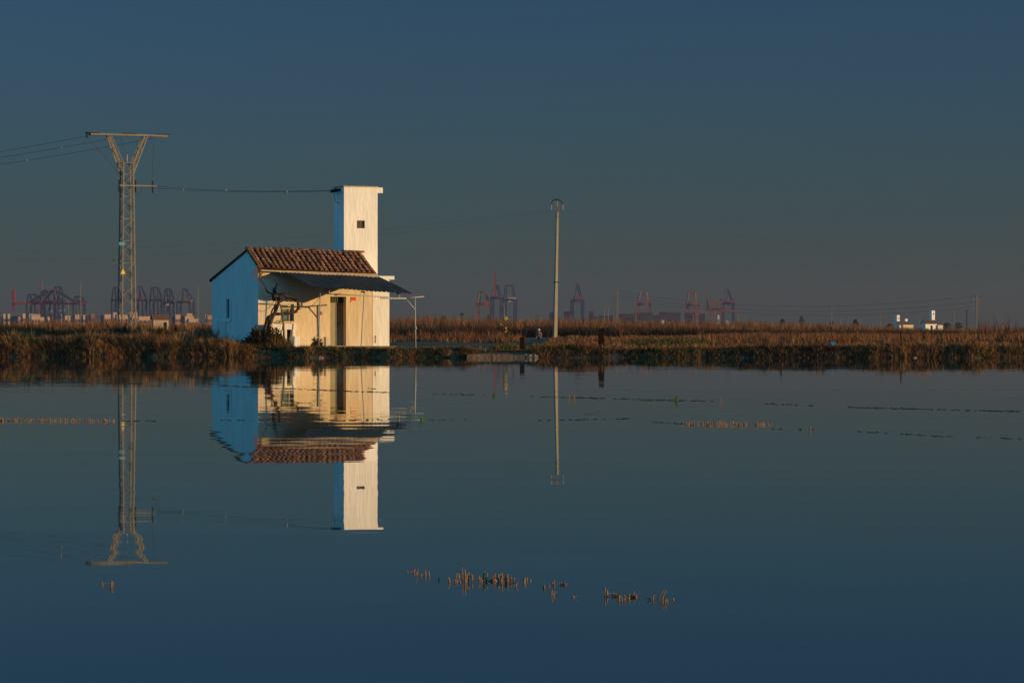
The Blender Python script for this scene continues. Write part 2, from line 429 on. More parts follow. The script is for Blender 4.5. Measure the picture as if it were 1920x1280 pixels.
for k in range(5):
    uu = twn[0] + (twn[1] - twn[0]) * (k + .5) / 5; sl.box(uu - .012, uu + .012, VT + .075, VT + .0899, twn[2], twn[3])
sl.build('window_bars', M['wood'], tw)
# roof: base slabs, channels, barrel tiles one by one
def bil(s, t): return (eaveL * (1 - s) + eaveR * s) * (1 - t) + (ridL * (1 - s) + ridR * s) * t
nx, ny = (eaveR - eaveL).normalized(), (ridL - eaveL).normalized()
nn = nx.cross(ny).normalized()
rb = MB(); lo = -nn * .09
rb.hexa([eaveL + lo, eaveR + lo, ridR + lo, ridL + lo, eaveL, eaveR, ridR, ridL])
back = [Vector((ridL[0] - .02, VR + .25, gp(395, 524)[2])), Vector((UL + .05, VR + .25, gp(395, 524)[2]))]
up = Vector((0, 0, .11))
rb.hexa([ridL - up, ridR - up, back[1] - up, back[0] - up, ridL - up * .02, ridR - up * .02, back[1], back[0]])
roof = rb.build('roof', M['tile_pan'], house)
NC, NRW = 22, 7
span = (eaveR - eaveL).length; slope = (ridL - eaveL).length
pitch, tl = span / NC, slope / NRW
def barrel(L, r0, r1, n=7):
    mb = MB(); th = .022
    for (y, r) in ((0, r0), (L, r1)):
        for rr in (r, r - th):
            for j in range(n):
                a = math.pi * j / (n - 1); mb.v.append((-math.cos(a) * rr, y, math.sin(a) * rr * .9))
    for j in range(n - 1):
        mb.f += [(j, j + 1, 2 * n + j + 1, 2 * n + j), (n + j + 1, n + j, 3 * n + j, 3 * n + j + 1), (j + 1, j, n + j, n + j + 1)]
    return mb
tile_me = [barrel(tl * 1.18, pitch * .33, pitch * .26).mesh('roof_tile', M['tile'], True)]
def basis(x, y, z, o):
    m = Matrix.Identity(4)
    for i, c in enumerate((x, y, z)):
        for k in range(3): m[k][i] = c[k]
    m.translation = o; return m
rr = random.Random(3)
for i in range(NC):
    for k in range(NRW):
        s = (i + .5) / NC + rr.uniform(-.1, .1) / NC
        p = bil(s, (k - .12) / NRW) + nn * (.018 + rr.uniform(-.006, .012))
        x = (nx + nn * rr.uniform(-.05, .05)).normalized(); yv = (ny + nx * rr.uniform(-.05, .05) + nn * .07).normalized()
        z = x.cross(yv).normalized(); x = yv.cross(z)
        o = bpy.data.objects.new('roof_tile', tile_me[0]); C.objects.link(o); o.parent = roof; o.matrix_local = basis(x, yv, z, p)
ridge_me = barrel(.46, .135, .115).mesh('ridge_tile', M['tile'], True)
rd = (ridR - ridL).normalized(); nrt = 18
for k in range(nrt):
    p = ridL + (ridR - ridL) * (k / nrt) + Vector((0, 0, rr.uniform(-.03, .012) - .02))
    yv = (rd + Vector((0, 0, rr.uniform(-.03, .05)))).normalized(); z = Vector((0, 0, 1)); x = yv.cross(z).normalized(); z = x.cross(yv)
    o = bpy.data.objects.new('ridge_tile', ridge_me); C.objects.link(o); o.parent = roof; o.matrix_local = basis(x, yv, z, p)
vg = MB()
for k in range(7):
    a, b = eaveL + (ridL - eaveL) * (k / 7), eaveL + (ridL - eaveL) * ((k + 1.1) / 7)
    vg.tube([a - nx * .02 + nn * .03, b - nx * .02 + nn * .01], [.085, .07], 8)
vg.build('verge', M['tile'], roof, True)
# soffit board under the eave left of the awning, fascia beam above the awning
MB().beam(hp(488, 507, -.25), hp(524, 508.5, -.25), .3, .07).build('soffit', M['beam'], house)
MB().beam(hp(524, 510.5, -.30), hp(707.5, 517, -.30), .12, .17).build('fascia_beam', M['beam'], house)
# awning
aw = [hp(526, 509.5, -.22), hp(709, 518, -.22), hp(772, 550, -3.75), hp(587, 538, -3.75)]
A = MB(); nw, seg, nrow = 23, 10, 4
up_aw = (aw[1] - aw[0]).cross(aw[3] - aw[0]).normalized()
if up_aw.z < 0: up_aw = -up_aw
for lay in (0, -.012):
    b0 = len(A.v)
    for r_ in range(nrow + 1):
        t = r_ / nrow
        for j in range(nw * seg + 1):
            s = j / (nw * seg)
            p = (aw[0] * (1 - s) + aw[1] * s) * (1 - t) + (aw[3] * (1 - s) + aw[2] * s) * t
            A.v.append(tuple(p + up_aw * (.0155 * math.cos(2 * math.pi * j / seg) + lay + .012 * math.sin(j * .05 + r_))))
    wdt = nw * seg + 1
    for r_ in range(nrow):
        for j in range(nw * seg):
            q = b0 + r_ * wdt + j; A.f.append((q, q + 1, q + wdt + 1, q + wdt))
A.build('awning', M['corrugated'], house, True)
# door
door = MB().box(dA, dB, .36, .40, dBt, hp(630, 567)[2]).build('door', M['door'], house)
dl = MB(); zt0, zt1 = dBt + .05, hp(630, 568)[2]
for k in range(20):
    z = zt0 + (zt1 - zt0) * (k + .5) / 20; dl.box(dA + .06, dA + (dB - dA) * .5, .348, .3595, z - .035, z + .035)
dl.build('door_slats', M['door'], door)
MB().box(dA + (dB - dA) * .53, dA + (dB - dA) * .56, .34, .3595, dBt, zt1).build('door_edge', M['door'], door)
MB().box(hp(638, 583, .19)[0], hp(640.5, 583, .19)[0], .348, .3585, hp(639, 586)[2], hp(639, 580)[2]).build('sticker', M['red'], door)
MB().box(dB - .3, dB - .27, .31, .36, dBt + .95, dBt + 1.08).build('handle', M['grille'], door)
MB().box(dA, dB, .395, .41, hp(630, 567)[2] + .001, dT).build('transom', M['dark'], house)
for k in range(9):
    u = dA + (dB - dA) * (k + .5) / 9; MB().box(u - .018, u + .018, .30, .33, hp(630, 567)[2], dT).build('grille_bar', M['grille'], house)
# front window
wi = MB().box(wA, wB, .2, .23, wBt, hp(540, 579)[2]).build('window', M['glass'], house)
MB().box(wA, wB, .12, .25, hp(540, 579)[2] + .001, wT).build('lintel', M['plaster_cream'], wi)
MB().box(hp(543.5, 590)[0], hp(545.5, 590)[0], .15, .199, wBt, hp(540, 579)[2]).build('mullion', M['beam'], wi)
MB().box(wA - .02, wB + .02, -.05, .2, wBt - .05, wBt - .001).build('sill', M['plaster_cream'], wi)
# sign, meter box, lamp, plinth
a, b = hp(658, 566.5, -.02), hp(667.5, 557, -.02)
sg = MB().box(a[0], b[0], -.02, -.002, a[2], b[2]).build('alarm_sign', M['red'], house)
MB().box(a[0] + .02, b[0] - .02, -.023, -.0205, a[2] + .015, a[2] + .06).build('sign_strip', M['white'], sg)
a, b = hp(602, 590, -.06), hp(606, 584, -.06)
MB().box(a[0], b[0], -.08, -.001, a[2], b[2]).build('meter_box', M['galv'], house)
a, b = hp(631, 552.5, -.06), hp(638, 549.5, -.06)
lp = MB().box(a[0], b[0], -.12, -.001, a[2], b[2] - .02).build('lamp', M['board'], house)
MB().box(a[0] + .03, b[0] - .03, -.1, -.03, a[2] - .03, a[2] - .001).build('lamp_glass', M['yellow'], lp)
a, b = hp(553, 642, -.2), hp(617, 631.5, -.2)
MB().box(a[0], b[0] - .03, -.25, -.001, 0, b[2]).build('plinth', M['plaster_cream'], house)
MB().box(-.2, aR[0] + .2, -.6, .1, -.3, dBt - .015).build('threshold', M['slab'], house)

# outdoor fireplace against the wall
fp = thing('outdoor_fireplace', HO, 'small whitewashed outdoor fireplace with dark opening against the front wall', 'fireplace', rz=TH)
vF = -.95
a, b, c_, d_ = hp(533, 600, vF)[0], hp(556, 600, vF)[0], hp(538, 600, vF)[0], hp(549, 600, vF)[0]
z1, z2, z3 = hp(540, 617.5, vF)[2], hp(540, 606.5, vF)[2], hp(540, 630, vF)[2]
MB().box(a, b, vF - .04, -.3, z1, z2).build('mantel', M['plaster'], fp)
MB().box(a + .03, c_, vF, -.3, 0, z1 - .002).build('side_wall', M['plaster'], fp)
MB().box(d_, b - .02, vF, -.3, z3, z1 - .002).build('side_wall', M['plaster'], fp)
MB().box(d_ - .03, b + .14, vF - .1, -.3, 0, z3 - .002).build('hearth_step', M['plaster'], fp)
MB().box(c_, d_, vF + .35, vF + .4, 0, z1 - .002).build('fire_back', M['dark'], fp)
tr = thing('water_trough', HO, 'squat whitewashed masonry trough between the vine and the fireplace', 'trough', rz=TH)
a, b = hp(508, 627, vF), hp(531, 607.5, vF)
MB().box(a[0], b[0], vF + .05, -.3, 0, b[2] - .1).build('basin', M['plaster'], tr)
MB().box(a[0] - .04, b[0] + .02, vF, -.28, b[2] - .098, b[2]).build('rim', M['plaster'], tr)

# pipe frame in front of the house
pf = thing('pipe_frame', HO, 'thin galvanised pipe frame with leaning posts under the corrugated awning', 'frame', rz=TH)
vP = -3.45
def P(x, y, v=vP): return hp(x, y, v)
gr = .28
def post(x0, y0, x1, v=vP, r=.03):
    a = P(x0, y0, v); b = P(x1, 652, v); b.z = gr - .25
    MB().tube([a, b], r, 8).build('post', M['galv'], pf, True)
post(600.5, 549, 597, vP, .025); post(683, 546, 676, vP, .024); post(778, 556, 779.5, vP, .032)
MB().tube([P(599.5, 550), P(728, 557)], .025, 8).build('rail', M['galv'], pf, True)
MB().beam(P(713, 559), P(762, 559.3), .06, .07).build('rail', M['galv'], pf)
MB().tube([P(761, 558.5), P(795, 556)], .028, 8).build('rail', M['galv'], pf, True)
MB().tube([P(761, 560), P(778.5, 581)], .028, 8).build('brace', M['galv'], pf, True)
for x, y0, y1 in ((617, 542, 551), (748.5, 551, 558.5)):
    MB().tube([P(x, y0), P(x, y1)], .03, 8).build('stub', M['galv'], pf, True)
for x, y in ((611, 542), (677, 546.5), (743, 549)):
    MB().beam(P(x, y), P(x + 7, y + 1.6), .09, .05).build('clip', M['rust'], pf)
MB().tube([P(779, 612), P(779.2, 618)], .055, 8).build('coupling', M['galv'], pf, True)

# ------------------------------------------------------------------ vine beside the house
def zz(x, y): return (460 + x / 9.14, 520 + y / 9.14)
vV = -1.6
def vp(x, y, dv_=0.0): return hp(*zz(x, y), vV + dv_)
vine = thing('grape_vine', HO, 'old gnarled leafless vine looping in front of the house wall', 'vine', rz=TH)
def gn(pts, r0, r1, name, m=M['bark'], dv0=0., dv1=0., n=7, parent=vine):
    P_ = [vp(x, y, dv0 + (dv1 - dv0) * k / max(1, len(pts) - 1)) for k, (x, y) in enumerate(pts)]
    Q_, R_ = [], []
    rr2 = random.Random(int(pts[0][0] * 7 + pts[0][1]))
    for k in range(len(P_) - 1):
        for j in range(3):
            t = j / 3; f_ = (k + t) / (len(P_) - 1)
            w_ = (r0 + (r1 - r0) * f_)
            Q_.append(P_[k].lerp(P_[k + 1], t) + Vector((rr2.uniform(-1, 1), rr2.uniform(-1, 1), rr2.uniform(-1, 1))) * w_ * .35)
            R_.append(w_ * rr2.uniform(.75, 1.25))
    Q_.append(P_[-1]); R_.append(r1)
    return MB().tube(Q_, R_, n).build(name, m, parent, True)
gn([(370, 1050), (400, 860), (440, 740), (500, 620), (560, 480), (590, 400), (600, 310)], .09, .055, 'trunk')
gn([(320, 1040), (340, 860), (385, 690), (450, 640), (540, 625), (680, 620), (800, 600), (880, 585), (918, 520), (905, 430), (860, 370), (790, 340), (700, 315), (620, 285), (540, 290), (505, 340)], .085, .055, 'trunk', dv0=.05, dv1=-.1)
gn([(430, 700), (460, 560), (530, 430), (590, 370)], .035, .03, 'trunk')
gn([(480, 640), (500, 540), (560, 430)], .03, .03, 'trunk')
MB().blob(vp(512, 335), .17, 4, 9, 6, .3).build('burl', M['bark'], vine, True)
MB().blob(vp(505, 235), .09, 5, 8, 5, .35, (1, 1, 1.6)).build('burl', M['bark'], vine, True)
for pts, r0, r1 in (([(505, 320), (495, 390), (480, 430)], .05, .02), ([(510, 280), (495, 210), (470, 185)], .06, .03),
                    ([(515, 260), (520, 180), (548, 100), (520, 40), (430, 5), (330, 15), (270, -30), (250, -80), (240, -160)], .035, .018),
                    ([(480, 290), (370, 240), (345, 160), (260, 40), (235, -40), (230, -150), (240, -170)], .035, .016), ([(450, 320), (340, 340), (275, 352)], .025, .010),
                    ([(330, 342), (300, 320)], .012, .006), ([(350, 340), (310, 365)], .012, .006),
                    ([(600, 420), (680, 390), (740, 330)], .035, .02), ([(690, 300), (685, 265)], .02, .01),
                    ([(740, 320), (765, 285), (730, 250)], .022, .008), ([(820, 350), (835, 320)], .018, .006),
                    ([(620, 290), (600, 270)], .02, .01), ([(430, 600), (460, 540), (410, 500), (400, 540)], .012, .006),
                    ([(620, 345), (720, 350), (830, 370)], .014, .008), ([(440, 760), (560, 790), (700, 740)], .02, .008),
                    ([(460, 770), (620, 770), (790, 790)], .015, .008), ([(520, 740), (770, 740), (770, 780)], .018, .01),
                    ([(640, 730), (690, 715), (740, 730)], .012, .006), ([(640, 660), (700, 630)], .012, .006)):
    gn(pts, r0, r1, 'branch', n=5)
rv = random.Random(11)
for k in range(26):
    x0, y0 = rv.uniform(180, 330), rv.uniform(-240, -60)
    pts = [(x0, y0)]; dx, dy = rv.uniform(-30, 10), rv.uniform(10, 45)
    for j in range(4):
        pts.append((pts[-1][0] + dx * rv.uniform(.4, 1.4), pts[-1][1] + dy * rv.uniform(.3, 1.4))); dx *= .8
    gn(pts, .009, .004, 'twig', M['twig'], n=4)
for k in range(14):
    x0, y0 = rv.choice([(240, -160), (235, -90), (260, -20)]); pts = [(x0, y0)]
    a = rv.uniform(1.8, 4.2)
    for j in range(4): pts.append((pts[-1][0] + 30 * math.cos(a), pts[-1][1] + 30 * math.sin(a) * .8 + 12 * j))
    gn(pts, .009, .004, 'twig', M['twig'], n=4)
for pts in ([(600, 470), (640, 640), (668, 1090)], [(460, 850), (492, 1090)]):
    s_ = MB().tube([vp(*p, -.2) for p in pts], [.035, .035, .04][:len(pts)], 7).build('wooden_stake', M['wood'], None, True)
    s_.location = HO; s_.rotation_euler = (0, 0, TH)
    tag(s_, 'tall bent wooden stake propping the vine loop' if len(pts) == 3 else 'short wooden stake stuck in the bush below the vine', 'stake')
cord = MB().tube([vp(930, 460), vp(990, 495), vp(1050, 522), vp(1130, 492), vp(1200, 430), vp(1250, 372), hp(600.5, 555, vP)], .012, 5).build('hanging_cord', M['bark'], None, True)
cord.location = HO; cord.rotation_euler = (0, 0, TH); tag(cord, 'thin sagging cord hung between the vine and the pipe frame', 'cord')

# ------------------------------------------------------------------ lattice pylon
PY = 218.0; S = F / PY
pb = on_ground(238, PY, -.1)
PA = R(24)
pyl = thing('lattice_pylon', (pb.x, pb.y, 0), 'steel lattice power pylon with V shaped head standing in dry grass', 'pylon', rz=PA)
HB = (653 - 306) / S
def hw(z): return .5 * (1.0 - .32 * z / HB)
cor = [(-1, -1), (1, -1), (1, 1), (-1, 1)]
def cp(k, z): return Vector((cor[k][0] * hw(z), cor[k][1] * hw(z), z))
for k in range(4):
    MB().beam(cp(k, pb.z - .1), cp(k, HB), .085).build('leg', M['lattice'], pyl)
npan = 16; zs_ = [.5 + (HB - .5) * i / npan for i in range(npan + 1)]
for i in range(npan):
    for k in range(4):
        a, b = (k, (k + 1) % 4) if (i + k) % 2 == 0 else ((k + 1) % 4, k)
        MB().beam(cp(a, zs_[i]), cp(b, zs_[i + 1]), .05, .035).build('brace', M['lattice'], pyl)
        if i in (7, 9, 11, 13, 15): MB().beam(cp(k, zs_[i]), cp((k + 1) % 4, zs_[i]), .045, .035).build('brace', M['lattice'], pyl)
for k in range(4): MB().beam(cp(k, HB), cp((k + 1) % 4, HB), .06, .05).build('brace', M['lattice'], pyl)
ZA = (653 - 253.5) / S
AL, AR_ = -2.62, 2.85
for s_ in (-1, 1):
    xt = s_ * 1.32
    for fy in (-1, 1):
        y0, y1 = fy * hw(HB), fy * .22
        o0, i0 = Vector((s_ * hw(HB - .75), y0, HB - .75)), Vector((s_ * hw(HB), y0, HB))
        o1, i1 = Vector((xt + s_ * .06, y1, ZA - .06)), Vector((xt - s_ * .14, y1, ZA - .06))
        MB().beam(o0, o1, .075).build('arm_chord', M['lattice'], pyl); MB().beam(i0, i1, .07).build('arm_chord', M['lattice'], pyl)
        for q in range(4):
            MB().beam(o0.lerp(o1, q / 4 + .05), i0.lerp(i1, q / 4 + .25), .035).build('brace', M['lattice'], pyl)
    for q in range(5):
        a = Vector((s_ * hw(HB - .75), -hw(HB), HB - .75)).lerp(Vector((xt, -.22, ZA)), q / 5); b = Vector((s_ * hw(HB - .75), hw(HB), HB - .75)).lerp(Vector((xt, .22, ZA)), (q + 1) / 5)
        if q % 2: a.y, b.y = b.y, a.y
        MB().beam(a, b, .04).build('brace', M['lattice'], pyl)
for fy in (-.2, .2): MB().beam((AL, fy, ZA), (AR_, fy, ZA), .09, .13).build('crossarm', M['lattice'], pyl)
for x in (AL + .35, AL + .6, .35, AR_ - .45): MB().beam((x, -.2, ZA), (x + .25, .2, ZA), .05, .05).build('brace', M['lattice'], pyl)
for x in (AL + .2, .15, AR_ - .3): MB().box(x - .45, x + .45, -.3, .3, ZA + .07, ZA + .13).build('bird_guard', M['rubber'], pyl)
ZB = (653 - 348.5) / S
MB().beam((-.62, -.36, ZB), (2.0, -.36, ZB), .1, .1).build('lower_arm', M['lattice'], pyl)
def insulator(p, parent, h=.55, r=.075, m=M['rubber'], n=5):
    prof = [(.02, 0)]
    for i in range(n):
        z = h * (i + .5) / n; prof += [(.03, z - h * .06), (r, z), (.03, z + h * .06)]
    prof.append((.015, h)); return MB().lathe(p, prof, 8).build('insulator', m, parent, True)
for x in (-.66, .50, 1.72):
    insulator((x, -.36, ZB + .02), pyl, .38, .1); insulator((x, -.36, ZB - .45), pyl, .42, .1)
    MB().tube([(x, -.36, ZB + .38), (x, -.36, ZB + .55)], .02, 6).build('insulator_tip', M['lattice'], pyl)
insulator((.0, 0, HB + .05), pyl, .55, .08, M['galv'])
for pts in ([(AL - .25, 0, ZA - .1), (AL + .9, -.2, ZA - 1.6), (-.9, -.3, ZB + 1.4), (-.66, -.36, ZB + .5)], [(-.5, 0, ZA - .1), (-.42, 0, ZA - .6), (-.1, 0, HB + .75), (0, 0, HB + .6)],
            [(1.95, 0, ZA - .1), (1.85, 0, ZA - 1.4), (1.68, -.3, ZB + 1.3), (1.72, -.36, ZB + .5)], [(.52, -.36, ZB - .45), (.75, -.36, ZB - .8), (.95, -.36, ZB - .5), (.95, -.36, ZB - .1)],
            [(1.75, -.36, ZB - .45), (2.0, -.36, ZB - .85), (2.2, -.36, ZB - .7), (2.15, -.36, ZB)]):
    P_ = [Vector(p) for p in pts]; sm_ = []
    for k in range(13):                           # Bezier through the four handles
        t = k / 12; sm_.append(P_[0] * (1 - t) ** 3 + P_[1] * 3 * t * (1 - t) ** 2 + P_[2] * 3 * t * t * (1 - t) + P_[3] * t ** 3)
    MB().tube(sm_, .014, 5).build('jumper_wire', M['wire'], pyl, True)
insulator((AL - .2, 0, ZA - .25), pyl, .35, .12)
a = cp(0, 5.4); MB().hexa([(a.x - .17, a.y - .08, 5.05), (a.x + .17, a.y - .08, 5.05), (a.x + .17, a.y - .05, 5.05), (a.x - .17, a.y - .05, 5.05), (a.x - .01, a.y - .08, 5.42), (a.x + .01, a.y - .08, 5.42), (a.x + .01, a.y - .05, 5.42), (a.x - .01, a.y - .05, 5.42)]).build('warning_triangle', M['yellow'], pyl)
a = cp(0, 7.1); MB().box(a.x - .3, a.x + .12, a.y - .09, a.y - .05, 7.0, 7.22).build('number_plate', M['blue'], pyl)
a = cp(3, 6.0); MB().beam(a, a + Vector((-.5, .1, 0)), .05).build('step_bracket', M['lattice'], pyl)
pylM = Matrix.Translation((pb.x, pb.y, 0)) @ Matrix.Rotation(PA, 4, 'Z')

def catenary(a, b, sag, n=24): 
    return [a.lerp(b, k / n) - Vector((0, 0, 4 * sag * (k / n) * (1 - k / n))) for k in range(n + 1)]
def cable(a, b, sag, r, label, group=None, balls=(), n=24, m=M['wire']):
    a, b = Vector(a), Vector(b)
    pts = catenary(a, b, sag, n); o_ = pts[0].copy()
    root = thing('power_cable', o_, label, 'cable', group)
    MB().tube([p - o_ for p in pts], r, 4).build('wire', m, root)
    for t in balls:
        p = a.lerp(b, t) - Vector((0, 0, 4 * sag * t * (1 - t))) - o_
        MB().blob(p, .06, 1, 8, 5, 0).build('marker_ball', M['ball'], root, True)
    return root
for (lx, y, e, tb, lab) in ((AL - .3, 0, Vector((-100, 235, 13.9)), (), 'dark power cable running off from the crossarm tip of the lattice pylon'),
                            (-.6, .2, Vector((-100, 239, 14.1)), (.055,), 'power cable with a pale marker ball running off from the middle of the pylon crossarm'),
                            (1.9, .2, Vector((-100, 243, 13.5)), (.12,), 'lowest power cable with a pale ball passing behind the pylon head')):
    cable(pylM @ Vector((lx, y, ZA - .15)), e, 3.0, .011, lab, None, tb, 40)
HM = Matrix.Translation(HO) @ Matrix.Rotation(TH, 4, 'Z')
tl_ = Vector((t0[0], VT + .75, 0))
for k, (lx, dz, tb) in enumerate(((2.05, 0, (.47,)), (.7, -.06, (.30, .82)))):
    e = HM @ Vector((t0[0] - .18, VT + .45 + .45 * k, hp(620, 356.5 + k, VT + .5)[2]))
    cable(pylM @ Vector((lx, -.36, ZB + dz)), e, .16, .010, ('power cable with one ball from pylon bracket to the house tower', 'power cable with two balls from pylon bracket to the house tower')[k], None, tb)
    MB().tube([(t0[0] - .3, VT + .45 + .45 * k, e.z - HO.z), (t0[0] + .02, VT + .45 + .45 * k, e.z - HO.z + .02)], [.09, .06], 8).build('cable_clamp', M['rubber'], tower, True)
zc = hp(620, 357, VT + .5)[2]
MB().tube([(t0[0] - .30, VT + .5, zc), (t0[0] - .30, VT + .5, zc - .3), (t0[0] - .2, VT + .5, zc - .55), (t0[0] + .01, VT + .5, zc - .62)], .013, 5).build('service_wire', M['wire'], tower, True)

# ------------------------------------------------------------------ concrete pole
CY = 360.0; CS = F / CY
b = on_ground(1040.5, CY)
cpole = thing('concrete_pole', (b.x, b.y, 0), 'tall tapered concrete power pole with hooped head rising from the bank path', 'pole')
def cpt(px, py, dy=0.0): return at(px, py, CY + dy) - Vector((b.x, b.y, 0))
bot, top = cpt(1040.3, 639), cpt(1045, 402)
def sq(c, w, d, ang=R(24)):
    x, y = Vector((math.cos(ang), math.sin(ang), 0)) * w / 2, Vector((-math.sin(ang), math.cos(ang), 0)) * d / 2
    return [c - x - y, c + x - y, c + x + y, c - x + y]
MB().hexa(sq(bot - Vector((0, 0, .3)), .40, .44) + sq(top, .22, .26)).build('shaft', M['concrete'], cpole)
cl_ = bot.lerp(top, .46); MB().hexa(sq(cl_, .36, .4) + sq(cl_ + Vector((0, 0, .12)), .36, .4)).build('collar', M['rust'], cpole)
MB().hexa(sq(top - Vector((0, 0, .5)), .27, .3) + sq(top + Vector((0, 0, .25)), .25, .28)).build('head_clamp', M['lattice'], cpole)
MB().beam(cpt(1044.5, 402), cpt(1038.5, 376.5), .11).build('arm', M['lattice'], cpole)
MB().beam(cpt(1045.5, 402), cpt(1050.8, 377.5), .11).build('arm', M['lattice'], cpole)
hoop = [(1033.4, 382), (1036, 377.5), (1040, 374.6), (1047.5, 374.6), (1052, 378), (1055.2, 382.5)]
MB().tube([cpt(*p) for p in hoop], .075, 6).build('hoop', M['crane_dark'], cpole)
for x, y in ((1033.6, 394), (1044.5, 387.5), (1055.2, 394)):
    insulator(cpt(x, y), cpole, .62, .11, M['galv'])
for k, (x, y) in enumerate(((1033.6, 394), (1055.2, 394))):
    cable(at(x, y, CY), at(-380, 446, 640) if k == 0 else at(-300, 470, 640), 3.5, .006, ('upper', 'lower')[k] + ' faint thin cable strung from the concrete pole behind the house tower', 'cables strung from the concrete pole', n=40)
    cable(at(x, y, CY), at(2150, 440 + 8 * k, 640), 3.5, .006, ('upper', 'lower')[k] + ' faint thin cable strung from the concrete pole over the reed plain', 'cables strung along the reed plain', n=40)

# ------------------------------------------------------------------ person on the path
PYD = 352.0
pg_ = on_ground(1010.5, PYD)
per = thing('person', (pg_.x, pg_.y, pg_.z), 'person in white cap and brown jacket walking on the bank path', 'person', rz=R(-20))
def skinned(name, joints, edges, m, parent):
    me = bpy.data.meshes.new(name); me.from_pydata([j[:3] for j in joints], edges, []); me.materials.append(m)
    o = bpy.data.objects.new(name, me); C.objects.link(o); o.parent = parent
    o.modifiers.new('skin', 'SKIN'); s_ = o.modifiers.new('sub', 'SUBSURF'); s_.levels = s_.render_levels = 1
    me.skin_vertices.new() if not me.skin_vertices else None
    for k, j in enumerate(joints):
        me.skin_vertices[0].data[k].radius = (j[3], j[4] if len(j) > 4 else j[3])
        me.skin_vertices[0].data[k].use_root = (k == 0)
    return o
J = [(0, 0, .92, .14, .11), (0, -.02, 1.15, .14, .10), (.02, -.05, 1.36, .15, .10), (.03, -.08, 1.47, .055), (.04, -.11, 1.56, .075, .085), (.04, -.12, 1.66, .07, .08),
     (-.19, -.05, 1.36, .055), (-.24, -.02, 1.10, .045), (-.22, -.14, .88, .035), (-.22, -.17, .81, .035, .02),
     (.22, -.05, 1.36, .055), (.27, 0, 1.10, .045), (.26, -.10, .86, .035), (.26, -.12, .79, .035, .02),
     (-.09, 0, .86, .085), (-.12, -.12, .50, .062), (-.12, -.04, .09, .042), (-.12, -.18, .04, .035),
     (.09, 0, .86, .085), (.11, .04, .50, .062), (.12, .18, .10, .042), (.12, .08, .04, .035)]
Ed = [(0, 1), (1, 2), (2, 3), (3, 4), (4, 5), (2, 6), (6, 7), (7, 8), (8, 9), (2, 10), (10, 11), (11, 12), (12, 13), (0, 14), (14, 15), (15, 16), (16, 17), (0, 18), (18, 19), (19, 20), (20, 21)]
for hnd, sx in ((9, -1), (13, 1)):
    hx, hy, hz = J[hnd][:3]
    for k, (ox, L) in enumerate(((-.024, .06), (-.008, .072), (.008, .075), (.024, .062))):
        n0 = len(J); J += [(hx + ox * .6, hy - .012 + .01 * k, hz - .03, .009), (hx + ox, hy - .02 + .012 * k, hz - .03 - L * .6, .0085), (hx + ox * .9, hy + .01 + .01 * k, hz - .03 - L, .008)]
        Ed += [(hnd, n0), (n0, n0 + 1), (n0 + 1, n0 + 2)]
    n0 = len(J); J += [(hx - sx * .03, hy - .035, hz + .005, .010), (hx - sx * .035, hy - .05, hz - .03, .009)]; Ed += [(hnd, n0), (n0, n0 + 1)]
skinned('body', J, Ed, M['skin'], per)
skinned('jacket', [(0, 0, .80, .18, .14), (0, -.02, 1.12, .175, .13), (.02, -.05, 1.36, .17, .125), (-.20, -.05, 1.36, .075), (-.25, -.02, 1.10, .065), (-.22, -.12, .92, .055), (.23, -.05, 1.36, .075), (.28, 0, 1.10, .065), (.26, -.08, .90, .055)],
        [(0, 1), (1, 2), (2, 3), (3, 4), (4, 5), (2, 6), (6, 7), (7, 8)], M['jacket'], per)
skinned('trousers', [(0, 0, .86, .15, .12), (-.09, 0, .80, .10), (-.12, -.12, .50, .08), (-.12, -.04, .10, .065), (.09, 0, .80, .10), (.11, .04, .50, .08), (.12, .18, .11, .065)],
        [(0, 1), (1, 2), (2, 3), (0, 4), (4, 5), (5, 6)], M['trousers'], per)
hd = Vector((.04, -.12, 1.62))
cap_ = MB().blob(hd + Vector((0, 0, .05)), .125, 1, 10, 6, 0, (1, 1.1, .75)).build('cap', M['white'], per, True)
MB().box(-.04, .12, -.30, -.2, 1.615, 1.63).build('cap_peak', M['white'], cap_)
fa = MB().blob(hd + Vector((0, -.10, -.05)), .028, 2, 6, 4, 0, (.7, 1, 1.1)); fa.build('nose', M['skin'], per, True)
for s_ in (-1, 1):
    MB().blob(hd + Vector((s_ * .032, -.085, -.02)), .012, 2, 6, 4, 0).build('eye', M['dark'], per, True)
    MB().blob(hd + Vector((s_ * .085, .0, -.04)), .03, 2, 6, 4, 0, (.4, .7, 1.1)).build('ear', M['skin'], per, True)
    MB().blob(Vector((s_ * .12, -.1 if s_ < 0 else .14, .045)), .06, 3, 8, 5, 0, (.9, 2.1, .75)).build('shoe', M['rubber'], per, True)
MB().box(.01, .07, -.205, -.195, 1.515, 1.525).build('mouth', M['red'], per)
MB().blob(hd + Vector((0, .03, -.03)), .1, 3, 9, 5, .05, (1, .9, 1)).build('hair', M['dark'], per, True)
bagc = per.matrix_basis @ Vector((0, 0, 0))
bag = thing('carry_bag', (pg_.x + .34, pg_.y - .2, pg_.z), 'dark carry bag hanging from the hand of the walking person', 'bag')
MB().blob((0, 0, .34), .24, 5, 10, 6, .08, (1, .5, .9)).build('bag_body', M['trousers'], bag, True)
MB().tube([(-.14, 0, .5), (-.06, 0, .70), (0, 0, .74), (.06, 0, .70), (.14, 0, .5)], .016, 6).build('handle', M['trousers'], bag, True)

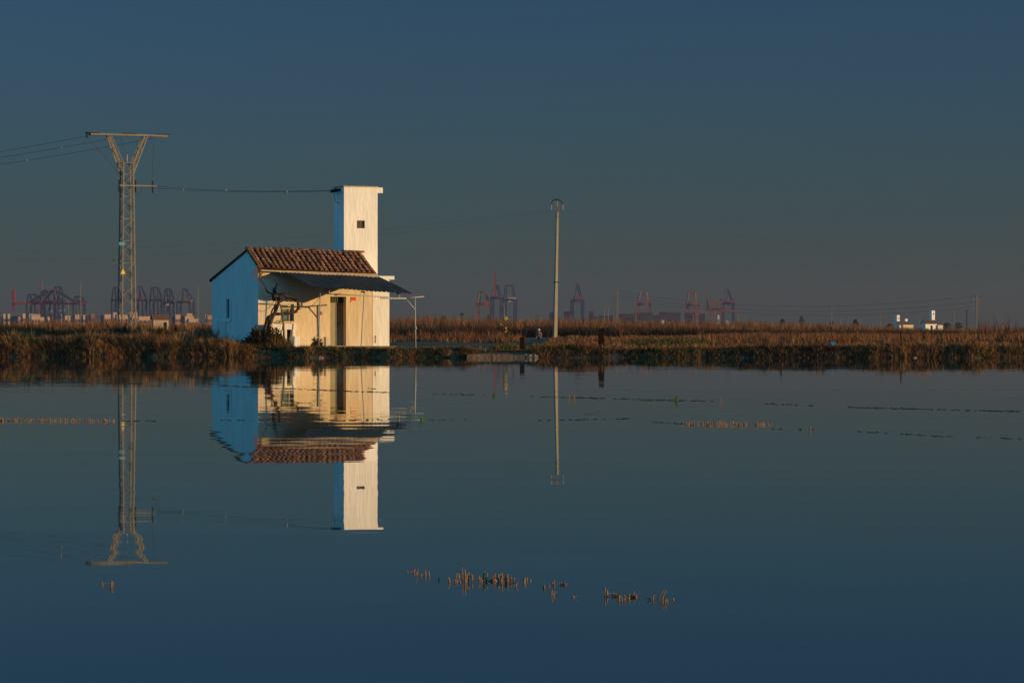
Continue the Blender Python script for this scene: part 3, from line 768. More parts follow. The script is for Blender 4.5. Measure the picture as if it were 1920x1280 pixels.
# ------------------------------------------------------------------ small things on the bank
rp = thing('sluice_post', on_ground(1128, 147.5, -.1), 'dark rusty steel sluice post standing alone on the grassy bank', 'post')
MB().box(-.115, .115, -.08, .08, -.2, 1.06).build('plate', M['rust'], rp); MB().box(-.155, -.116, -.04, .04, -.2, .8).build('guide_rail', M['rust'], rp)
MB().box(-.125, .125, -.09, .09, 1.061, 1.085).build('cap_plate', M['rust'], rp)
rp = thing('sluice_box', on_ground(979, 153, -.1), 'short dark red sluice box beside the green weeds', 'sluice')
MB().box(-.11, .11, -.1, .1, -.1, .70).build('plate', M['rust'], rp); MB().box(-.125, .125, -.115, .115, .701, .73).build('lid', M['rust'], rp)
for px, Yp, h, lab in ((1463, 144.5, .62, 'thin dark stake leaning by the shaded bank'), (1689, 144.5, .66, 'thin dark upright stake in tall dry grass by the water')):
    p = on_ground(px, Yp, -.15); o = MB().tube([(0, 0, 0), (.02, 0, h * .5), (-.01 if px > 1500 else .05, 0, h + .15)], [.035, .032, .028], 7).build('fence_stake', M['rust'], None, True)
    o.location = p; tag(o, lab, 'stake')
Ysl = 142.9; sl0, sl1 = at(876, 660, Ysl), at(1000, 660, Ysl)
slab = thing('concrete_landing', ((sl0.x + sl1.x) / 2, Ysl, 0), 'low worn concrete landing slab at the edge of the water', 'slab')
L_ = (sl1.x - sl0.x) / 2
for k, (x0, x1, dy, dz) in enumerate(((-L_, -.35, .015, .012), (-.348, .62, 0, 0), (.622, L_, -.012, -.02))):
    MB().box(x0, x1, -.7 + dy, 2.6, -.4, .15 + dz).build('slab_piece', M['slab'], slab)
for k in range(4): MB().blob((L_ - .3 + .12 * k, -.62 - .05 * (k % 2), .05), .16, k, 8, 5, .25, (1.2, .8, .7)).build('rubble', M['stone'], slab)
pc = on_level(1345, 668, 0) + Vector((0, .35, .09))
pipe = thing('culvert_pipe', pc, 'broken clay culvert pipe poking out of the dark bank', 'pipe')
q = MB(); n = 14
for (y, r) in ((-.35, .20), (-.35, .155), (1.6, .155), (1.6, .20)):
    for j in range(n): q.v.append((r * math.cos(6.2832 * j / n) + y * .25, y, r * math.sin(6.2832 * j / n) + .02))
for k in range(3):
    for j in range(n): a_, b_ = k * n + j, k * n + (j + 1) % n; q.f.append((a_, b_, b_ + n, a_ + n))
q.build('barrel', M['stone'], pipe, True)
MB().blob((.36, .0, .0), .17, 4, 8, 5, .25).build('rubble', M['stone'], pipe); MB().blob((-.33, .1, -.03), .13, 5, 8, 5, .25).build('rubble', M['stone'], pipe)
for k, (px, py, r) in enumerate(((590, 668.5, .16), (601, 669.5, .11), (1715, 669.5, .08), (462, 668, .1))):
    o = MB().blob((0, 0, 0), r, 20 + k, 9, 6, .2, (1.2, 1, .8)).build('bank_stone', M['stone']); o.location = on_level(px, py + 1.5, 0)
    tag(o, ('round pale stone at the water edge below the pipe frame', 'small flat stone beside the round pale stone', 'small stone under the tall dry bank grass', 'small stone at the water edge below the gable')[k], 'stone')
bb = thing('plastic_bag', on_ground(1561, 148, .22), 'crumpled bright blue plastic bag caught on the bank grass', 'bag')
MB().blob((0, 0, .05), .09, 3, 9, 6, .4, (1.5, 1, .8)).build('bag_body', M['bluebag'], bb)
MB().blob((-.13, 0, .02), .05, 6, 7, 5, .4, (1.5, 1, .6)).build('bag_knot', M['bluebag'], bb)
# sapling with yellow leaves
SY = 170.0; sb = on_ground(946, SY, -.1)
sap = thing('sapling', sb, 'thin bare sapling holding a few bright yellow leaves', 'sapling')
def sp(px, py, dy=0.): return at(px, py, SY + dy) - sb
MB().tube([Vector((0, 0, 0)), sp(944.5, 635), sp(943.3, 615), sp(944, 600), sp(945, 588)], [.03, .025, .02, .014, .006], 6).build('trunk', M['twig'], sap, True)
for pts in ([(943.5, 628), (938, 612), (936, 605)], [(943.5, 615), (948, 607), (950, 592)], [(944, 604), (941, 603)], [(944, 622), (948, 616)]):
    MB().tube([sp(*p) for p in pts], [.012, .009, .004][:len(pts)], 5).build('branch', M['twig'], sap, True)
rl = random.Random(5)
for (x, y, nl, s_) in ((950, 594, 5, 1.0), (946.5, 597, 4, .9), (941.2, 605.5, 4, .9), (948, 612, 3, .9), (949, 616.5, 4, 1.1)):
    for k in range(nl):
        c = sp(x + rl.uniform(-1.6, 1.6), y + rl.uniform(-2, 2), rl.uniform(-.1, .1)); a = rl.uniform(0, 6.28); L = .12 * s_
        d = Vector((math.cos(a) * .5, math.sin(a) * .5, -1)).normalized() * L; e = Vector((-math.sin(a), math.cos(a), .2)) * L * .5
        MB().poly([c, c + d * .5 + e, c + d * 1.3, c + d * .5 - e]).build('leaf', M['yleaf'], sap)

# ------------------------------------------------------------------ grasses (numpy)
def blades(name, X, Y, Z, H, Wd, LX, LY, col, label, cat='grass', curve=.5):
    n = len(X); ang = rng.uniform(0, np.pi, n)
    wx, wy = np.cos(ang) * Wd / 2, np.sin(ang) * Wd / 2
    b = np.stack([X, Y, Z], -1); side = np.stack([wx, wy, np.zeros(n)], -1)
    m = b + np.stack([LX * H * .35, LY * H * .35, H * .55], -1)
    t = b + np.stack([LX * H, LY * H, H * (1 - curve * np.minimum(1, np.hypot(LX, LY)) * .6)], -1)
    V = np.stack([b - side, b + side, m - side * .75, m + side * .75, t], 1).reshape(-1, 3)
    k = np.arange(n)[:, None] * 5
    tris = np.concatenate([k + [0, 1, 3], k + [0, 3, 2], k + [2, 3, 4]], 1).reshape(-1, 3)
    shade = rng.uniform(.7, 1.3, (n, 1)); c = np.repeat(np.clip(col * shade, 0, 1), 5, 0)
    o = np_mesh(name, V, tris, M['grass'], tint=c)
    return tag(o, label, cat, kind='stuff')
PAL = {'straw': (.29, .150, .060), 'brown': (.145, .070, .030), 'dark': (.045, .027, .014), 'rust': (.17, .068, .028), 'green': (.035, .055, .012), 'bright': (.07, .10, .015), 'olive': (.075, .065, .022), 'black': (.020, .020, .016), 'pale': (.36, .24, .12)}
def tuss(cx, cy, hmean, kinds, nb, rad, wd, lean=.5, hj=.35, zoff=0.0, pure=False):
    """blades gathered in tussocks"""
    n = len(cx); rep = np.repeat(np.arange(n), nb); m = len(rep)
    ang = rng.uniform(0, 6.283, m); rr_ = np.abs(rng.normal(0, .55, m)) * rad[rep]
    X, Y = cx[rep] + rr_ * np.cos(ang), cy[rep] + rr_ * np.sin(ang)
    H = hmean[rep] * rng.uniform(1 - hj, 1 + hj, m)
    out = np.clip(rr_ / (rad[rep] + 1e-6), 0, 1.4) * lean
    LX = np.cos(ang) * out + rng.normal(0, .14, m) - .05; LY = np.sin(ang) * out + rng.normal(0, .14, m)
    Z = zt(X, Y) - .03 + zoff
    col = np.array([PAL[k] for k in kinds])[rep]
    jit = rng.choice([0, 1], m, p=[.82, .18])[:, None]
    if not pure: col = col * (1 - jit) + jit * np.array(PAL['straw']) * .75
    return X, Y, Z, H, np.full(m, wd) * rng.uniform(.6, 1.3, m), LX, LY, col
def pick(names, probs, n): return rng.choice(names, n, p=np.array(probs) / sum(probs))
def join(*parts): return [np.concatenate(a) for a in zip(*parts)]

# bank edge
def bank_strip(p0, p1, s0, s1, n, h, kinds, nb, rad, wd, lean=.55):
    px = rng.uniform(p0, p1, n); s = rng.uniform(s0, s1, n); Y = shore(px) + s; X = (px - HX) / F * Y
    k = pick(*kinds, n) if not callable(kinds) else kinds(px, X, Y)
    return tuss(X, Y, h(px, s) if callable(h) else np.full(n, h * .84) * rng.uniform(.55, 1.3, n) * (1 + .35 * wob(X, Y, 4.2, 3)) * np.where(rng.random(n) < .06, 1.7, 1), k, nb, np.full(n, rad), wd, lean)
parts = [
    bank_strip(-150, 470, -.15, .9, 330, .34, (['straw', 'brown', 'rust', 'olive', 'dark'], [4, 3, 3, 1.2, 1.5]), 90, .30, .022, .8),
    bank_strip(-150, 440, .6, 2.6, 430, .44, (['straw', 'brown', 'olive', 'dark', 'green'], [4, 3, 1.5, 1.5, .4]), 80, .32, .022),
    bank_strip(440, 880, -.1, .6, 230, .17, (['brown', 'rust', 'straw', 'dark', 'green'], [4, 4, 3, 1, 1]), 60, .22, .022, .7),
    bank_strip(470, 880, .5, 2.4, 420, .15, (['green', 'olive', 'brown', 'dark', 'bright'], [4, 3, 2.5, 1.5, 1.2]), 60, .25, .022, .7),
    bank_strip(400, 540, 1.2, 3.4, 150, .34, (['olive', 'brown', 'straw', 'dark', 'green'], [3, 3, 2, 1, 2]), 70, .28, .022),
    bank_strip(870, 1002, 1.0, 3.5, 150, .14, (['brown', 'green', 'olive', 'rust'], [3, 2, 2, 2]), 50, .25, .022),
    bank_strip(866, 890, -.1, 1.2, 30, .2, (['dark', 'green', 'brown'], [3, 2, 2]), 60, .22, .022),
    bank_strip(1000, 1620, -.1, 1.6, 560, .24, lambda px, X, Y: np.where((px > 1390) & (px < 1585), rng.choice(['black', 'dark'], len(px), p=[.15, .85]), pick(['dark', 'green', 'brown', 'olive', 'rust'], [4, 3, 2, 2, 1], len(px))), 70, .27, .022),  # darker blades mid-strip paint in the shade on this stretch of bank
    bank_strip(1585, 2080, -.1, 1.8, 520, .30, (['straw', 'brown', 'rust', 'olive', 'dark'], [3, 3, 2, 2.5, 1.5]), 75, .27, .022, .7),
    bank_strip(1000, 2080, 1.5, 5.0, 700, .17, (['olive', 'brown', 'rust', 'green', 'dark'], [2, 3.5, 2.5, 2, 1.5]), 40, .35, .024),
]
blades('bank_grass', *join(*parts), 'dry and green tussocky grass overhanging the water along the bank')
# tall dark grass behind the left bank and beside the gable
parts = [bank_strip(-160, 405, 2.6, 9, 620, .50, (['dark', 'brown', 'straw', 'olive'], [4.5, 3, 1.2, 1]), 65, .36, .024, .4),
         bank_strip(-160, 420, 8, 24, 620, .46, (['brown', 'dark', 'straw', 'rust'], [3, 2.5, 2, 2]), 45, .45, .028, .35),
         bank_strip(330, 402, 3, 6, 60, .75, (['straw', 'brown', 'pale'], [3, 2, 1]), 45, .3, .024, .35)]
blades('tall_grass', *join(*parts), 'tall brown rank grass growing behind the bank around the pylon')
# dike and field grasses, right and far left
def field(p0, p1, y0, y1, n, h, kinds, nb, rad, wd, lean=.45, pure=False):
    Y = np.sqrt(rng.uniform(y0 ** 2, y1 ** 2, n)); px = rng.uniform(p0, p1, n); X = (px - HX) / F * Y
    hh = h(px, X, Y) if callable(h) else np.full(n, h) * rng.uniform(.6, 1.35, n)
    keep = (zt(X, Y) > .0) & ~((px > 980) & (px < 1038) & (Y > 255) & (Y < 356))
    X, Y, hh = X[keep], Y[keep], hh[keep]
    return tuss(X, Y, hh, pick(*kinds, len(X)), nb, np.full(len(X), rad), wd, lean, pure=pure)
parts = [field(1000, 2090, 148, 240, 2300, .20, (['rust', 'brown', 'olive', 'dark', 'straw'], [3, 3, 1.5, 2, 1.2]), 26, .5, .032),
         field(985, 2090, 230, 400, 3000, .34, (['rust', 'brown', 'dark', 'straw'], [3.5, 3, 1.5, 1.2]), 22, .6, .045),
         field(1320, 2090, 190, 330, 1300, .55, (['rust', 'brown', 'straw', 'dark'], [3.5, 3, 1.3, 1]), 26, .7, .04, .35),
         field(-180, 430, 170, 330, 2000, .48, (['brown', 'rust', 'straw', 'dark'], [3, 3, 2, 1]), 24, .6, .04, .35),
         field(700, 1010, 280, 335, 700, .42, (['rust', 'brown', 'dark', 'straw'], [3, 3, 2, 1]), 20, .5, .045),
         field(720, 1010, 286, 300, 160, .95, (['rust', 'brown'], [3, 3]), 20, .6, .045, .3),
         field(1190, 1330, 176, 205, 260, .30, (['green', 'bright', 'dark'], [4, 1, 2]), 40, .4, .03),
         field(930, 1040, 155, 200, 240, .26, (['green', 'bright', 'olive', 'dark'], [4, 1.5, 2, 1]), 40, .35, .03)]
blades('field_grass', *join(*parts), 'rust brown field grass with green weeds on the dikes behind the bank')
# dark scrub line and reed belt
parts = [field(690, 2090, 452, 478, 2300, lambda px, X, Y: np.interp(px, [700, 1000, 1300, 1500, 2100], [1.2, 1.15, 1.0, .7, .6]) * rng.uniform(.55, 1.3, len(px)), (['dark', 'black', 'brown'], [5, 3, .8]), 45, .9, .08, .5, True),
         field(1430, 2090, 380, 400, 300, .6, (['dark', 'black', 'olive'], [4, 3, 1]), 45, .9, .06, .6, True)]
blades('scrub_line', *join(*parts), 'low dark scrub along the foot of the far reed belt', 'scrub')
def reed_h(px, X, Y):
    h = np.interp(px, [-200, 60, 260, 430, 690, 900, 1100, 1400, 1600, 1750, 2100], [1.8, 1.95, 1.85, 1.7, 2.5, 2.45, 2.1, 1.9, 1.5, 1.0, 1.45])
    return h * (1 + .16 * wob(X, Y, 34, 9) + .07 * wob(X, Y, 9, 1)) * rng.uniform(.75, 1.15, len(px))
parts = [field(-200, 2100, 480, 540, 7000, reed_h, (['rust', 'brown', 'straw', 'dark'], [4, 3.5, 1.5, 1.2]), 22, 1.1, .055, .14)]
k = rng.uniform(1835, 1905, 60); Yk = rng.uniform(430, 450, 60)
parts.append(tuss((k - HX) / F * Yk, Yk, rng.uniform(1.5, 2.9, 60), pick(['rust', 'brown', 'dark'], [2, 2, 2], 60), 3, np.full(60, .25), .06, .12))
k = np.array([1843, 1864, 1884, 1886, 1850.]); Yk = np.full(5, 440.)
parts.append(tuss((k - HX) / F * Yk, Yk, np.array([2.6, 2.9, 2.8, 2.4, 2.2]), np.array(['rust'] * 5), 9, np.full(5, .12), .08, .12))
blades('reed_belt', *join(*parts), 'dense belt of tall reddish dry reeds across the far field', 'reeds', .2)

# bush at the foot of the vine, with leaves on twigs
def bush(name, c, rx, rz_, n, cols, label, cat='bush', lw=.05):
    root = thing(name, c, label, cat)
    for k in range(5):
        a = 6.283 * k / 5; MB().tube([(0, 0, -.1), (math.cos(a) * rx * .3, math.sin(a) * rx * .3, rz_ * .5), (math.cos(a) * rx * .6, math.sin(a) * rx * .6, rz_ * .85)], [.03, .02, .008], 5).build('stem', M['bark'], root)
    th, u = rng.uniform(0, 6.283, n), rng.uniform(0, 1, n) ** .4
    ze = rng.uniform(0, 1, n)
    x, y = np.cos(th) * u * rx * np.sqrt(1 - ze ** 2 * .8), np.sin(th) * u * rx * np.sqrt(1 - ze ** 2 * .8)
    z = ze * rz_ * (.75 + .25 * np.sin(th * 5)) * (.6 + .4 * u)
    d = rng.normal(0, 1, (n, 3)) + np.stack([x / rx, y / rx, ze], -1) * 1.5; d /= np.linalg.norm(d, axis=1)[:, None]
    s_ = np.cross(d, rng.normal(0, 1, (n, 3))); s_ /= np.linalg.norm(s_, axis=1)[:, None]
    p = np.stack([x, y, z], -1); L = lw * rng.uniform(.8, 2.2, (n, 1))
    V = np.stack([p, p + d * L + s_ * L * .35, p + d * L * 2.2, p + d * L - s_ * L * .35], 1).reshape(-1, 3)
    q = np.arange(n)[:, None] * 4 + np.arange(4)
    col = np.array([PAL[k] for k in cols])[rng.integers(0, len(cols), n)] * rng.uniform(.6, 1.4, (n, 1))
    o = np_mesh('foliage', V, q, M['grass'], tint=np.repeat(col, 4, 0)); o.parent = root; o['kind'] = 'stuff'
    return root
bc = HM @ vp(330, 1050, -.1); bc.z = gz(bc.x, bc.y)
bush('shrub', bc + Vector((0, 0, -.03)), .95, 1.0, 5200, ['dark', 'black', 'brown', 'olive'], 'dense dark shrub at the foot of the old vine')
bc = HM @ vp(600, 1060, .1); bc.z = gz(bc.x, bc.y)
bush('shrub', bc + Vector((-.3, 0, -.05)), .55, .62, 2200, ['dark', 'brown', 'olive'], 'small dark brown shrub beside the short stake')
bc = HM @ vp(1225, 1120, -1.2); bc.z = gz(bc.x, bc.y)
bush('weed_plant', bc, .28, .55, 500, ['dark', 'brown', 'green'], 'dark straggly weed at the foot of a pipe post', 'plant', .04)

# ------------------------------------------------------------------ stubble and weed in the water
ST = [(110, 72, 80, 0, 2), (142, 60, 82, 4, 2), (158, 78, 108, -5, 1), (177, 95, 106, 0, 1), (213, 68, 108, -6, 1), (236, 75, 108, -3, 1), (300, 115, 134, -4, 1), (378, 113, 148, -8, 1), (403, 128, 147, 0, 1), (424, 133, 150, 0, 2), (415, 85, 112, 0, 1),
      (455, 90, 116, 0, 3), (466, 52, 146, -6, 2), (476, 95, 146, 2, 1), (488, 82, 140, 2, 1), (499, 95, 108, 0, 2), (521, 100, 146, -8, 1), (570, 105, 146, 0, 3), (592, 80, 140, 3, 3), (612, 112, 136, 0, 1), (640, 85, 140, 2, 4), (663, 100, 140, 0, 1), (683, 97, 146, 0, 1),
      (696, 105, 140, 6, 1), (709, 90, 140, -5, 2), (728, 83, 146, 0, 2), (760, 92, 147, 2, 4), (790, 150, 176, 8, 1), (853, 118, 150, 3, 2), (868, 118, 136, 2, 1), (900, 130, 141, 0, 1), (982, 165, 186, 0, 2), (1032, 135, 160, 10, 2), (1020, 163, 176, 0, 1),
      (1055, 150, 166, 0, 1), (1110, 150, 166, 0, 3), (1126, 150, 163, 0, 2), (1034, 195, 236, 8, 2), (1182, 233, 247, 0, 1), (1388, 180, 240, 0, 2), (1398, 200, 240, 0, 1), (1450, 215, 240, 0, 4), (1493, 232, 264, 0, 3), (1530, 228, 262, 0, 2), (1558, 222, 246, 4, 4),
      (1578, 213, 246, 0, 2), (1690, 228, 262, 10, 1), (1678, 249, 260, 0, 1), (1738, 200, 266, 24, 2), (1756, 266, 276, 0, 1), (1780, 250, 276, 5, 2), (1835, 254, 262, 0, 1), (-1909, 150, 165, 0, 1), (-1846, 140, 180, 1, 2)]
rs = random.Random(2)
for (x, t, bse, lx, nst) in ST:
    k_ = 3.49; bx, by = 740 + x / k_, 1050 + bse / k_ - 1.2
    p = on_level(bx, by, 0); pxm = F / p.y
    h = (bse - t) / k_ / pxm; lean = lx / k_ / pxm * 2
    mb = MB()
    for j in range(nst):
        ox = (j - nst / 2) * .011 * rs.uniform(.6, 1.5); hh = h * (1 if j == 0 else rs.uniform(.35, .95))
        r = rs.uniform(.0028, .0046) * (1.15 if j == 0 else 1)
        ln = lean * hh / max(h, .01) + rs.uniform(-.006, .006)
        y_ = rs.uniform(-.02, .02)
        mb.tube([(ox, y_, -.05), (ox + ln * .5, y_, hh * .5), (ox + ln, y_ + rs.uniform(-.004, .004), hh)], [r, r * .95, r * .8], 6)
        if rs.random() < .5: mb.tube([(ox + ln * .5, y_, hh * .45), (ox + ln * .5 + rs.choice((-1, 1)) * .018, y_, hh * .45 + .006)], [r * .5, r * .2], 4)
    if nst >= 4: mb.blob((0, 0, .000), .006 + .0015 * nst, int(x) % 50, 8, 5, .35, (1.5, 1, .8))
    o = mb.build('rice_stubble', M['straw'], None, False); o.location = p
    tall = (bse - t) > 45
    wide = nst >= 3
    lab = ('taller brown rice stalk standing up out of the calm water' if tall else 'broad clump of short cut brown stubble in the calm water' if wide else 'short cut brown stubble stalk poking from the calm water')
    tag(o, lab, 'stubble', 'rice stubble standing in the open water')
# farther stubble rows: too small to pick apart
def stub_row(rows, name, label):
    mb = MB()
    for (p0, y0, p1, y1, n, hp_) in rows:
        for k in range(n):
            t = rs.random(); px = p0 + (p1 - p0) * t; py = y0 + (y1 - y0) * t + rs.uniform(-.9, .9)
            p = on_level(px, py, 0); h = rs.uniform(.3, 1) * hp_ * p.y / F
            mb.tube([p - Vector((0, 0, .03)), p + Vector((rs.uniform(-.25, .25) * h, 0, h))], [.006, .0045], 4)
    return tag(mb.build(name, M['straw']), label, 'stubble', kind='stuff')
stub_row([(0, 788.5, 215, 789.5, 120, 6), (-120, 788, 0, 788.5, 50, 6), (1282, 794, 1446, 797, 90, 6), (1268, 797, 1400, 798.5, 20, 5)], 'stubble_rows', 'thin rows of red brown stubble tips far out in the water')
def weed_line(pts, dens, name, label, green=False):
    mb = MB(); tot = 0
    for (a, b_) in zip(pts[:-1], pts[1:]):
        n = int((b_[0] - a[0]) * dens)
        for k in range(n):
            t = rs.random(); px = a[0] + (b_[0] - a[0]) * t; py = a[1] + (b_[1] - a[1]) * t + rs.gauss(0, .45)
            if math.sin(px * .031) + math.sin(px * .0113 + 1) + rs.uniform(-1.2, 1.2) < .15: continue
            p = on_level(px, py, .004); r = rs.uniform(.010, .034) * p.y / 62
            m_ = 6; a0 = rs.uniform(0, 6)
            ring = [(p.x + math.cos(a0 + 6.283 * j / m_) * r * 2.2 * rs.uniform(.5, 1.2), p.y + math.sin(a0 + 6.283 * j / m_) * r * rs.uniform(.5, 1.2), -.002 + rs.uniform(0, .005)) for j in range(m_)]
            ctr = (p.x, p.y, .003 + rs.uniform(0, .010)); i0 = len(mb.v); mb.v += ring + [ctr]
            for j in range(m_): mb.f.append((i0 + j, i0 + (j + 1) % m_, i0 + m_))
    return tag(mb.build(name, M['gleaf' if green else 'weed']), label, 'weed', kind='stuff')
weed_line([(-60, 714.5), (60, 716), (265, 719), (400, 722), (480, 726), (740, 736), (1040, 744), (1340, 752), (1490, 758.5), (1560, 762), (1880, 770), (2000, 773)], .6, 'floating_weed', 'long dark line of floating weed crossing the house reflection')
weed_line([(215, 789), (400, 787.5), (480, 787), (790, 786), (1040, 787), (1180, 784)], .25, 'floating_weed', 'broken line of weed specks crossing the tile roof reflection')
weed_line([(1220, 790), (1340, 799), (1440, 803), (1560, 806), (1680, 812), (1760, 817), (1920, 822), (2000, 825)], .22, 'floating_weed', 'short weed line below the red stubble rows')
for (x0, x1, y_, n_) in ((690, 704, 728, 8), (786, 803, 787, 14), (990, 1012, 744, 6), (1200, 1222, 750, 6), (1258, 1275, 750.4, 7), (1398, 1425, 753, 9), (1610, 1613, 819, 4), (825, 829, 787, 4), (1098, 1112, 775.5, 6), (165, 175, 716.5, 6), (1392, 1412, 804, 8)):
    weed_line([(x0, y_), (x1, y_ + .3)], n_ / (x1 - x0), 'green_weed', 'small bright green raft of weed on the still water', True)
for k, (px, py, h, lab) in enumerate(((925, 742, 10, 'green sedge sprout standing in the weed line'), (1069, 746, 11, 'red brown stem in the weed line beside pale twin stems'), (1078, 747, 11, 'pale twin stems standing in the weed line'), (1265, 752, 13, 'pale green tuft of stems in the weed line'),
                                     (1352, 754, 12, 'single thin reddish stem standing in the weed line'), (360, 722, 14, 'pale split straw standing before the grassy bank'), (793, 788, 10, 'leafy green sprout beside the awning reflection'), (1523, 806, 14, 'thin reddish stem with yellow foot in the water'))):
    p = on_level(px, py, 0); h_ = h * p.y / F; mb = MB()
    for j in range(3 if k not in (1, 4, 7) else 1):
        dx = rs.uniform(-.03, .03); mb.tube([(dx, 0, -.03), (dx * 1.6, 0, h_ * .6), (dx * 2.4 + rs.uniform(-.02, .02), 0, h_ * rs.uniform(.7, 1))], [.009, .007, .003], 5)
    o = mb.build('water_sprout', M['gleaf'] if k in (0, 3, 6) else M['straw']); o.location = p; tag(o, lab, 'plant')

# ------------------------------------------------------------------ far huts, farmhouses, ruin
def hut(px0, px1, yb, yw, yr, Y, label, wall, roofm, side=.25, name='field_hut', win=True, rz=None, depth=None):
    a = at(px0 + (px1 - px0) * side, yb, Y); b_ = at(px1, yb, Y); sc_ = F / Y
    ang = R(24); wdt = (b_.x - a.x) / math.cos(ang); dep = (px1 - px0) * side / sc_ / math.sin(ang)
    zb = gz(a.x, Y); root = thing(name, (a.x, Y, 0), label, 'house' if name != 'field_hut' else 'hut', rz=ang)
    zw, zr_ = CAMZ + (HY - yw) / sc_, CAMZ + (HY - yr) / sc_
    m = MB(); m.box(0, wdt, 0, dep, zb - .3, zw)
    m.poly([(0, 0, zw), (0, dep, zw), (0, dep * .5, zr_ - .05)]); m.poly([(wdt, 0, zw), (wdt, dep, zw), (wdt, dep * .5, zr_ - .05)])
    m.build('wall', wall, root)
    e = .02 * wdt + .1; r_ = MB(); t = Vector((0, 0, .12))
    A_, B_, C_, D_ = Vector((-e, -e, zw - .05)), Vector((wdt + e, -e, zw - .05)), Vector((wdt + e, dep * .5, zr_)), Vector((-e, dep * .5, zr_))
    E_, F_ = Vector((wdt + e, dep + e, zw - .05)), Vector((-e, dep + e, zw - .05))
    r_.hexa([A_, B_, C_, D_, A_ + t, B_ + t, C_ + t, D_ + t]); r_.hexa([D_, C_, E_, F_, D_ + t * .99, C_ + t * .99, E_ + t, F_ + t]); r_.build('roof', roofm, root)
    return root, wdt, dep, zb, zw, zr_
root, wd_, dp_, zb_, zw_, zr__ = hut(282, 315, 618, 599, 591, 425, 'small stone field hut with brown roof and dark doorway beside the pylon', M['hutwall'], M['roofbrown'], .17)
MB().box(wd_ * .68, wd_ * .87, -.03, -.002, zb_, zw_ - .35).build('doorway', M['dark'], root)
def far_house(px0, px1, yb, yw, yr, Y, tx0, tx1, ty, label, annex_px):
    root, w_, d_, zb, zw, zr_ = hut(px0, px1, yb, yw, yr, Y, label, M['plaster'], M['roofbrown'], .22, 'distant_farmhouse')
    s_ = F / Y; c24 = math.cos(R(24)); ux = lambda px: ((px - HX) / s_ - root.location.x) / c24
    tzz = CAMZ + (HY - ty) / s_
    vt_ = d_ * .55; off = vt_ * math.sin(R(24)) / c24
    t_ = MB().box(ux(tx0) + off, ux(tx1) + off, vt_, vt_ + 1.5, zb, tzz).build('tower', M['plaster'], root)
    MB().box(ux((tx0 * .55 + tx1 * .45)) + off, ux((tx0 * .25 + tx1 * .75)) + off, vt_ - .04, vt_ - .005, tzz - 1.3, tzz - .9).build('tower_window', M['dark'], t_)
    an_ = MB().box(ux(annex_px[0]), ux(annex_px[1]), -.5, d_ * .4, zb - .3, CAMZ + (HY - annex_px[2]) / s_).build('annex', M['plaster_cream'], root)
    MB().box(ux(annex_px[0]) - .1, ux(annex_px[1]) + .1, -.6, d_ * .4, CAMZ + (HY - annex_px[2]) / s_ + .003, CAMZ + (HY - annex_px[2]) / s_ + .15).build('annex_roof', M['plaster'], an_)
    MB().box(w_ * .45, w_ * .62, -.04, -.004, zb, zw - .5).build('door', M['dark'], root)
    return root
far_house(1729, 1758, 619, 607, 600.5, 1000, 1749, 1755.5, 582, 'distant white farmhouse with one tall tower and dark roof', (1758.5, 1768, 610.5))
fh = far_house(1681, 1706, 619, 609, 603, 1050, 1682.5, 1688, 590.5, 'distant white farmhouse with tower and a second stubby chimney block', (1692, 1712.5, 610))
MB().box(3.2, 4.0, 1.5, 2.3, 1.5, CAMZ + (HY - 597.5) / (F / 1050)).build('chimney', M['plaster'], fh)
def pl(px, py, Y, o): return at(px, py, Y) - o
ro = at(1241, 617, 1000); ro.z = 0
ruin = thing('ruined_wall', ro, 'broken white ruin wall glowing in the reeds', 'ruin')
for pts in ([(1241, 618), (1245, 618), (1246, 603), (1243.5, 600), (1241.5, 602)], [(1245, 618), (1255.5, 618), (1255.5, 611.5), (1245.5, 611)], [(1252.5, 611.6), (1255.8, 611.7), (1256, 604), (1254, 605.5)]):
    fr_, bk = [pl(*p, 1000, ro) for p in pts], [pl(*p, 1000, ro) + Vector((-.3, 1.0, 0)) for p in pts]
    m = MB().poly(fr_).poly(bk)
    for k in range(len(fr_)): m.poly([fr_[k], fr_[(k + 1) % len(fr_)], bk[(k + 1) % len(fr_)], bk[k]])
    m.build('wall_piece', M['plaster'], ruin)
to = at(1208, 612, 900); to.z = 0
tent = thing('plastic_tunnel', to, 'low grey white plastic covered heap among the far reeds', 'tent')
m = MB(); ringp = [(1198, 618), (1198, 611), (1203, 607.5), (1207, 606), (1211, 608), (1217, 611.5), (1217, 618)]
fr_ = [pl(*p, 900, to) for p in ringp]; bk = [p + Vector((0, 4, 0)) for p in fr_]
m.poly(fr_)
for k in range(len(fr_) - 1): m.poly([fr_[k], fr_[k + 1], bk[k + 1], bk[k]])
m.build('cover', M['galv'], tent); MB().tube([fr_[3] + Vector((0, -.05, .05)), bk[3] + Vector((0, 0, .05))], .06, 5).build('ridge_pipe', M['galv'], tent)
for k, (px, y0, y1, lab) in enumerate(((1363.2, 602, 610, 'white gate pillar, taller of a pair by the far crane'), (1366.8, 603, 608.5, 'white gate pillar, shorter of a pair by the far crane'))):
    o_ = at(px, y0, 950); r_ = thing('gate_pillar', (o_.x, 950, 0), lab, 'pillar')
    MB().box(-.13, .13, -.13, .13, .2, o_.z).build('shaft', M['plaster'], r_); MB().box(-.17, .17, -.17, .17, o_.z + .002, o_.z + .12).build('cap', M['plaster'], r_)

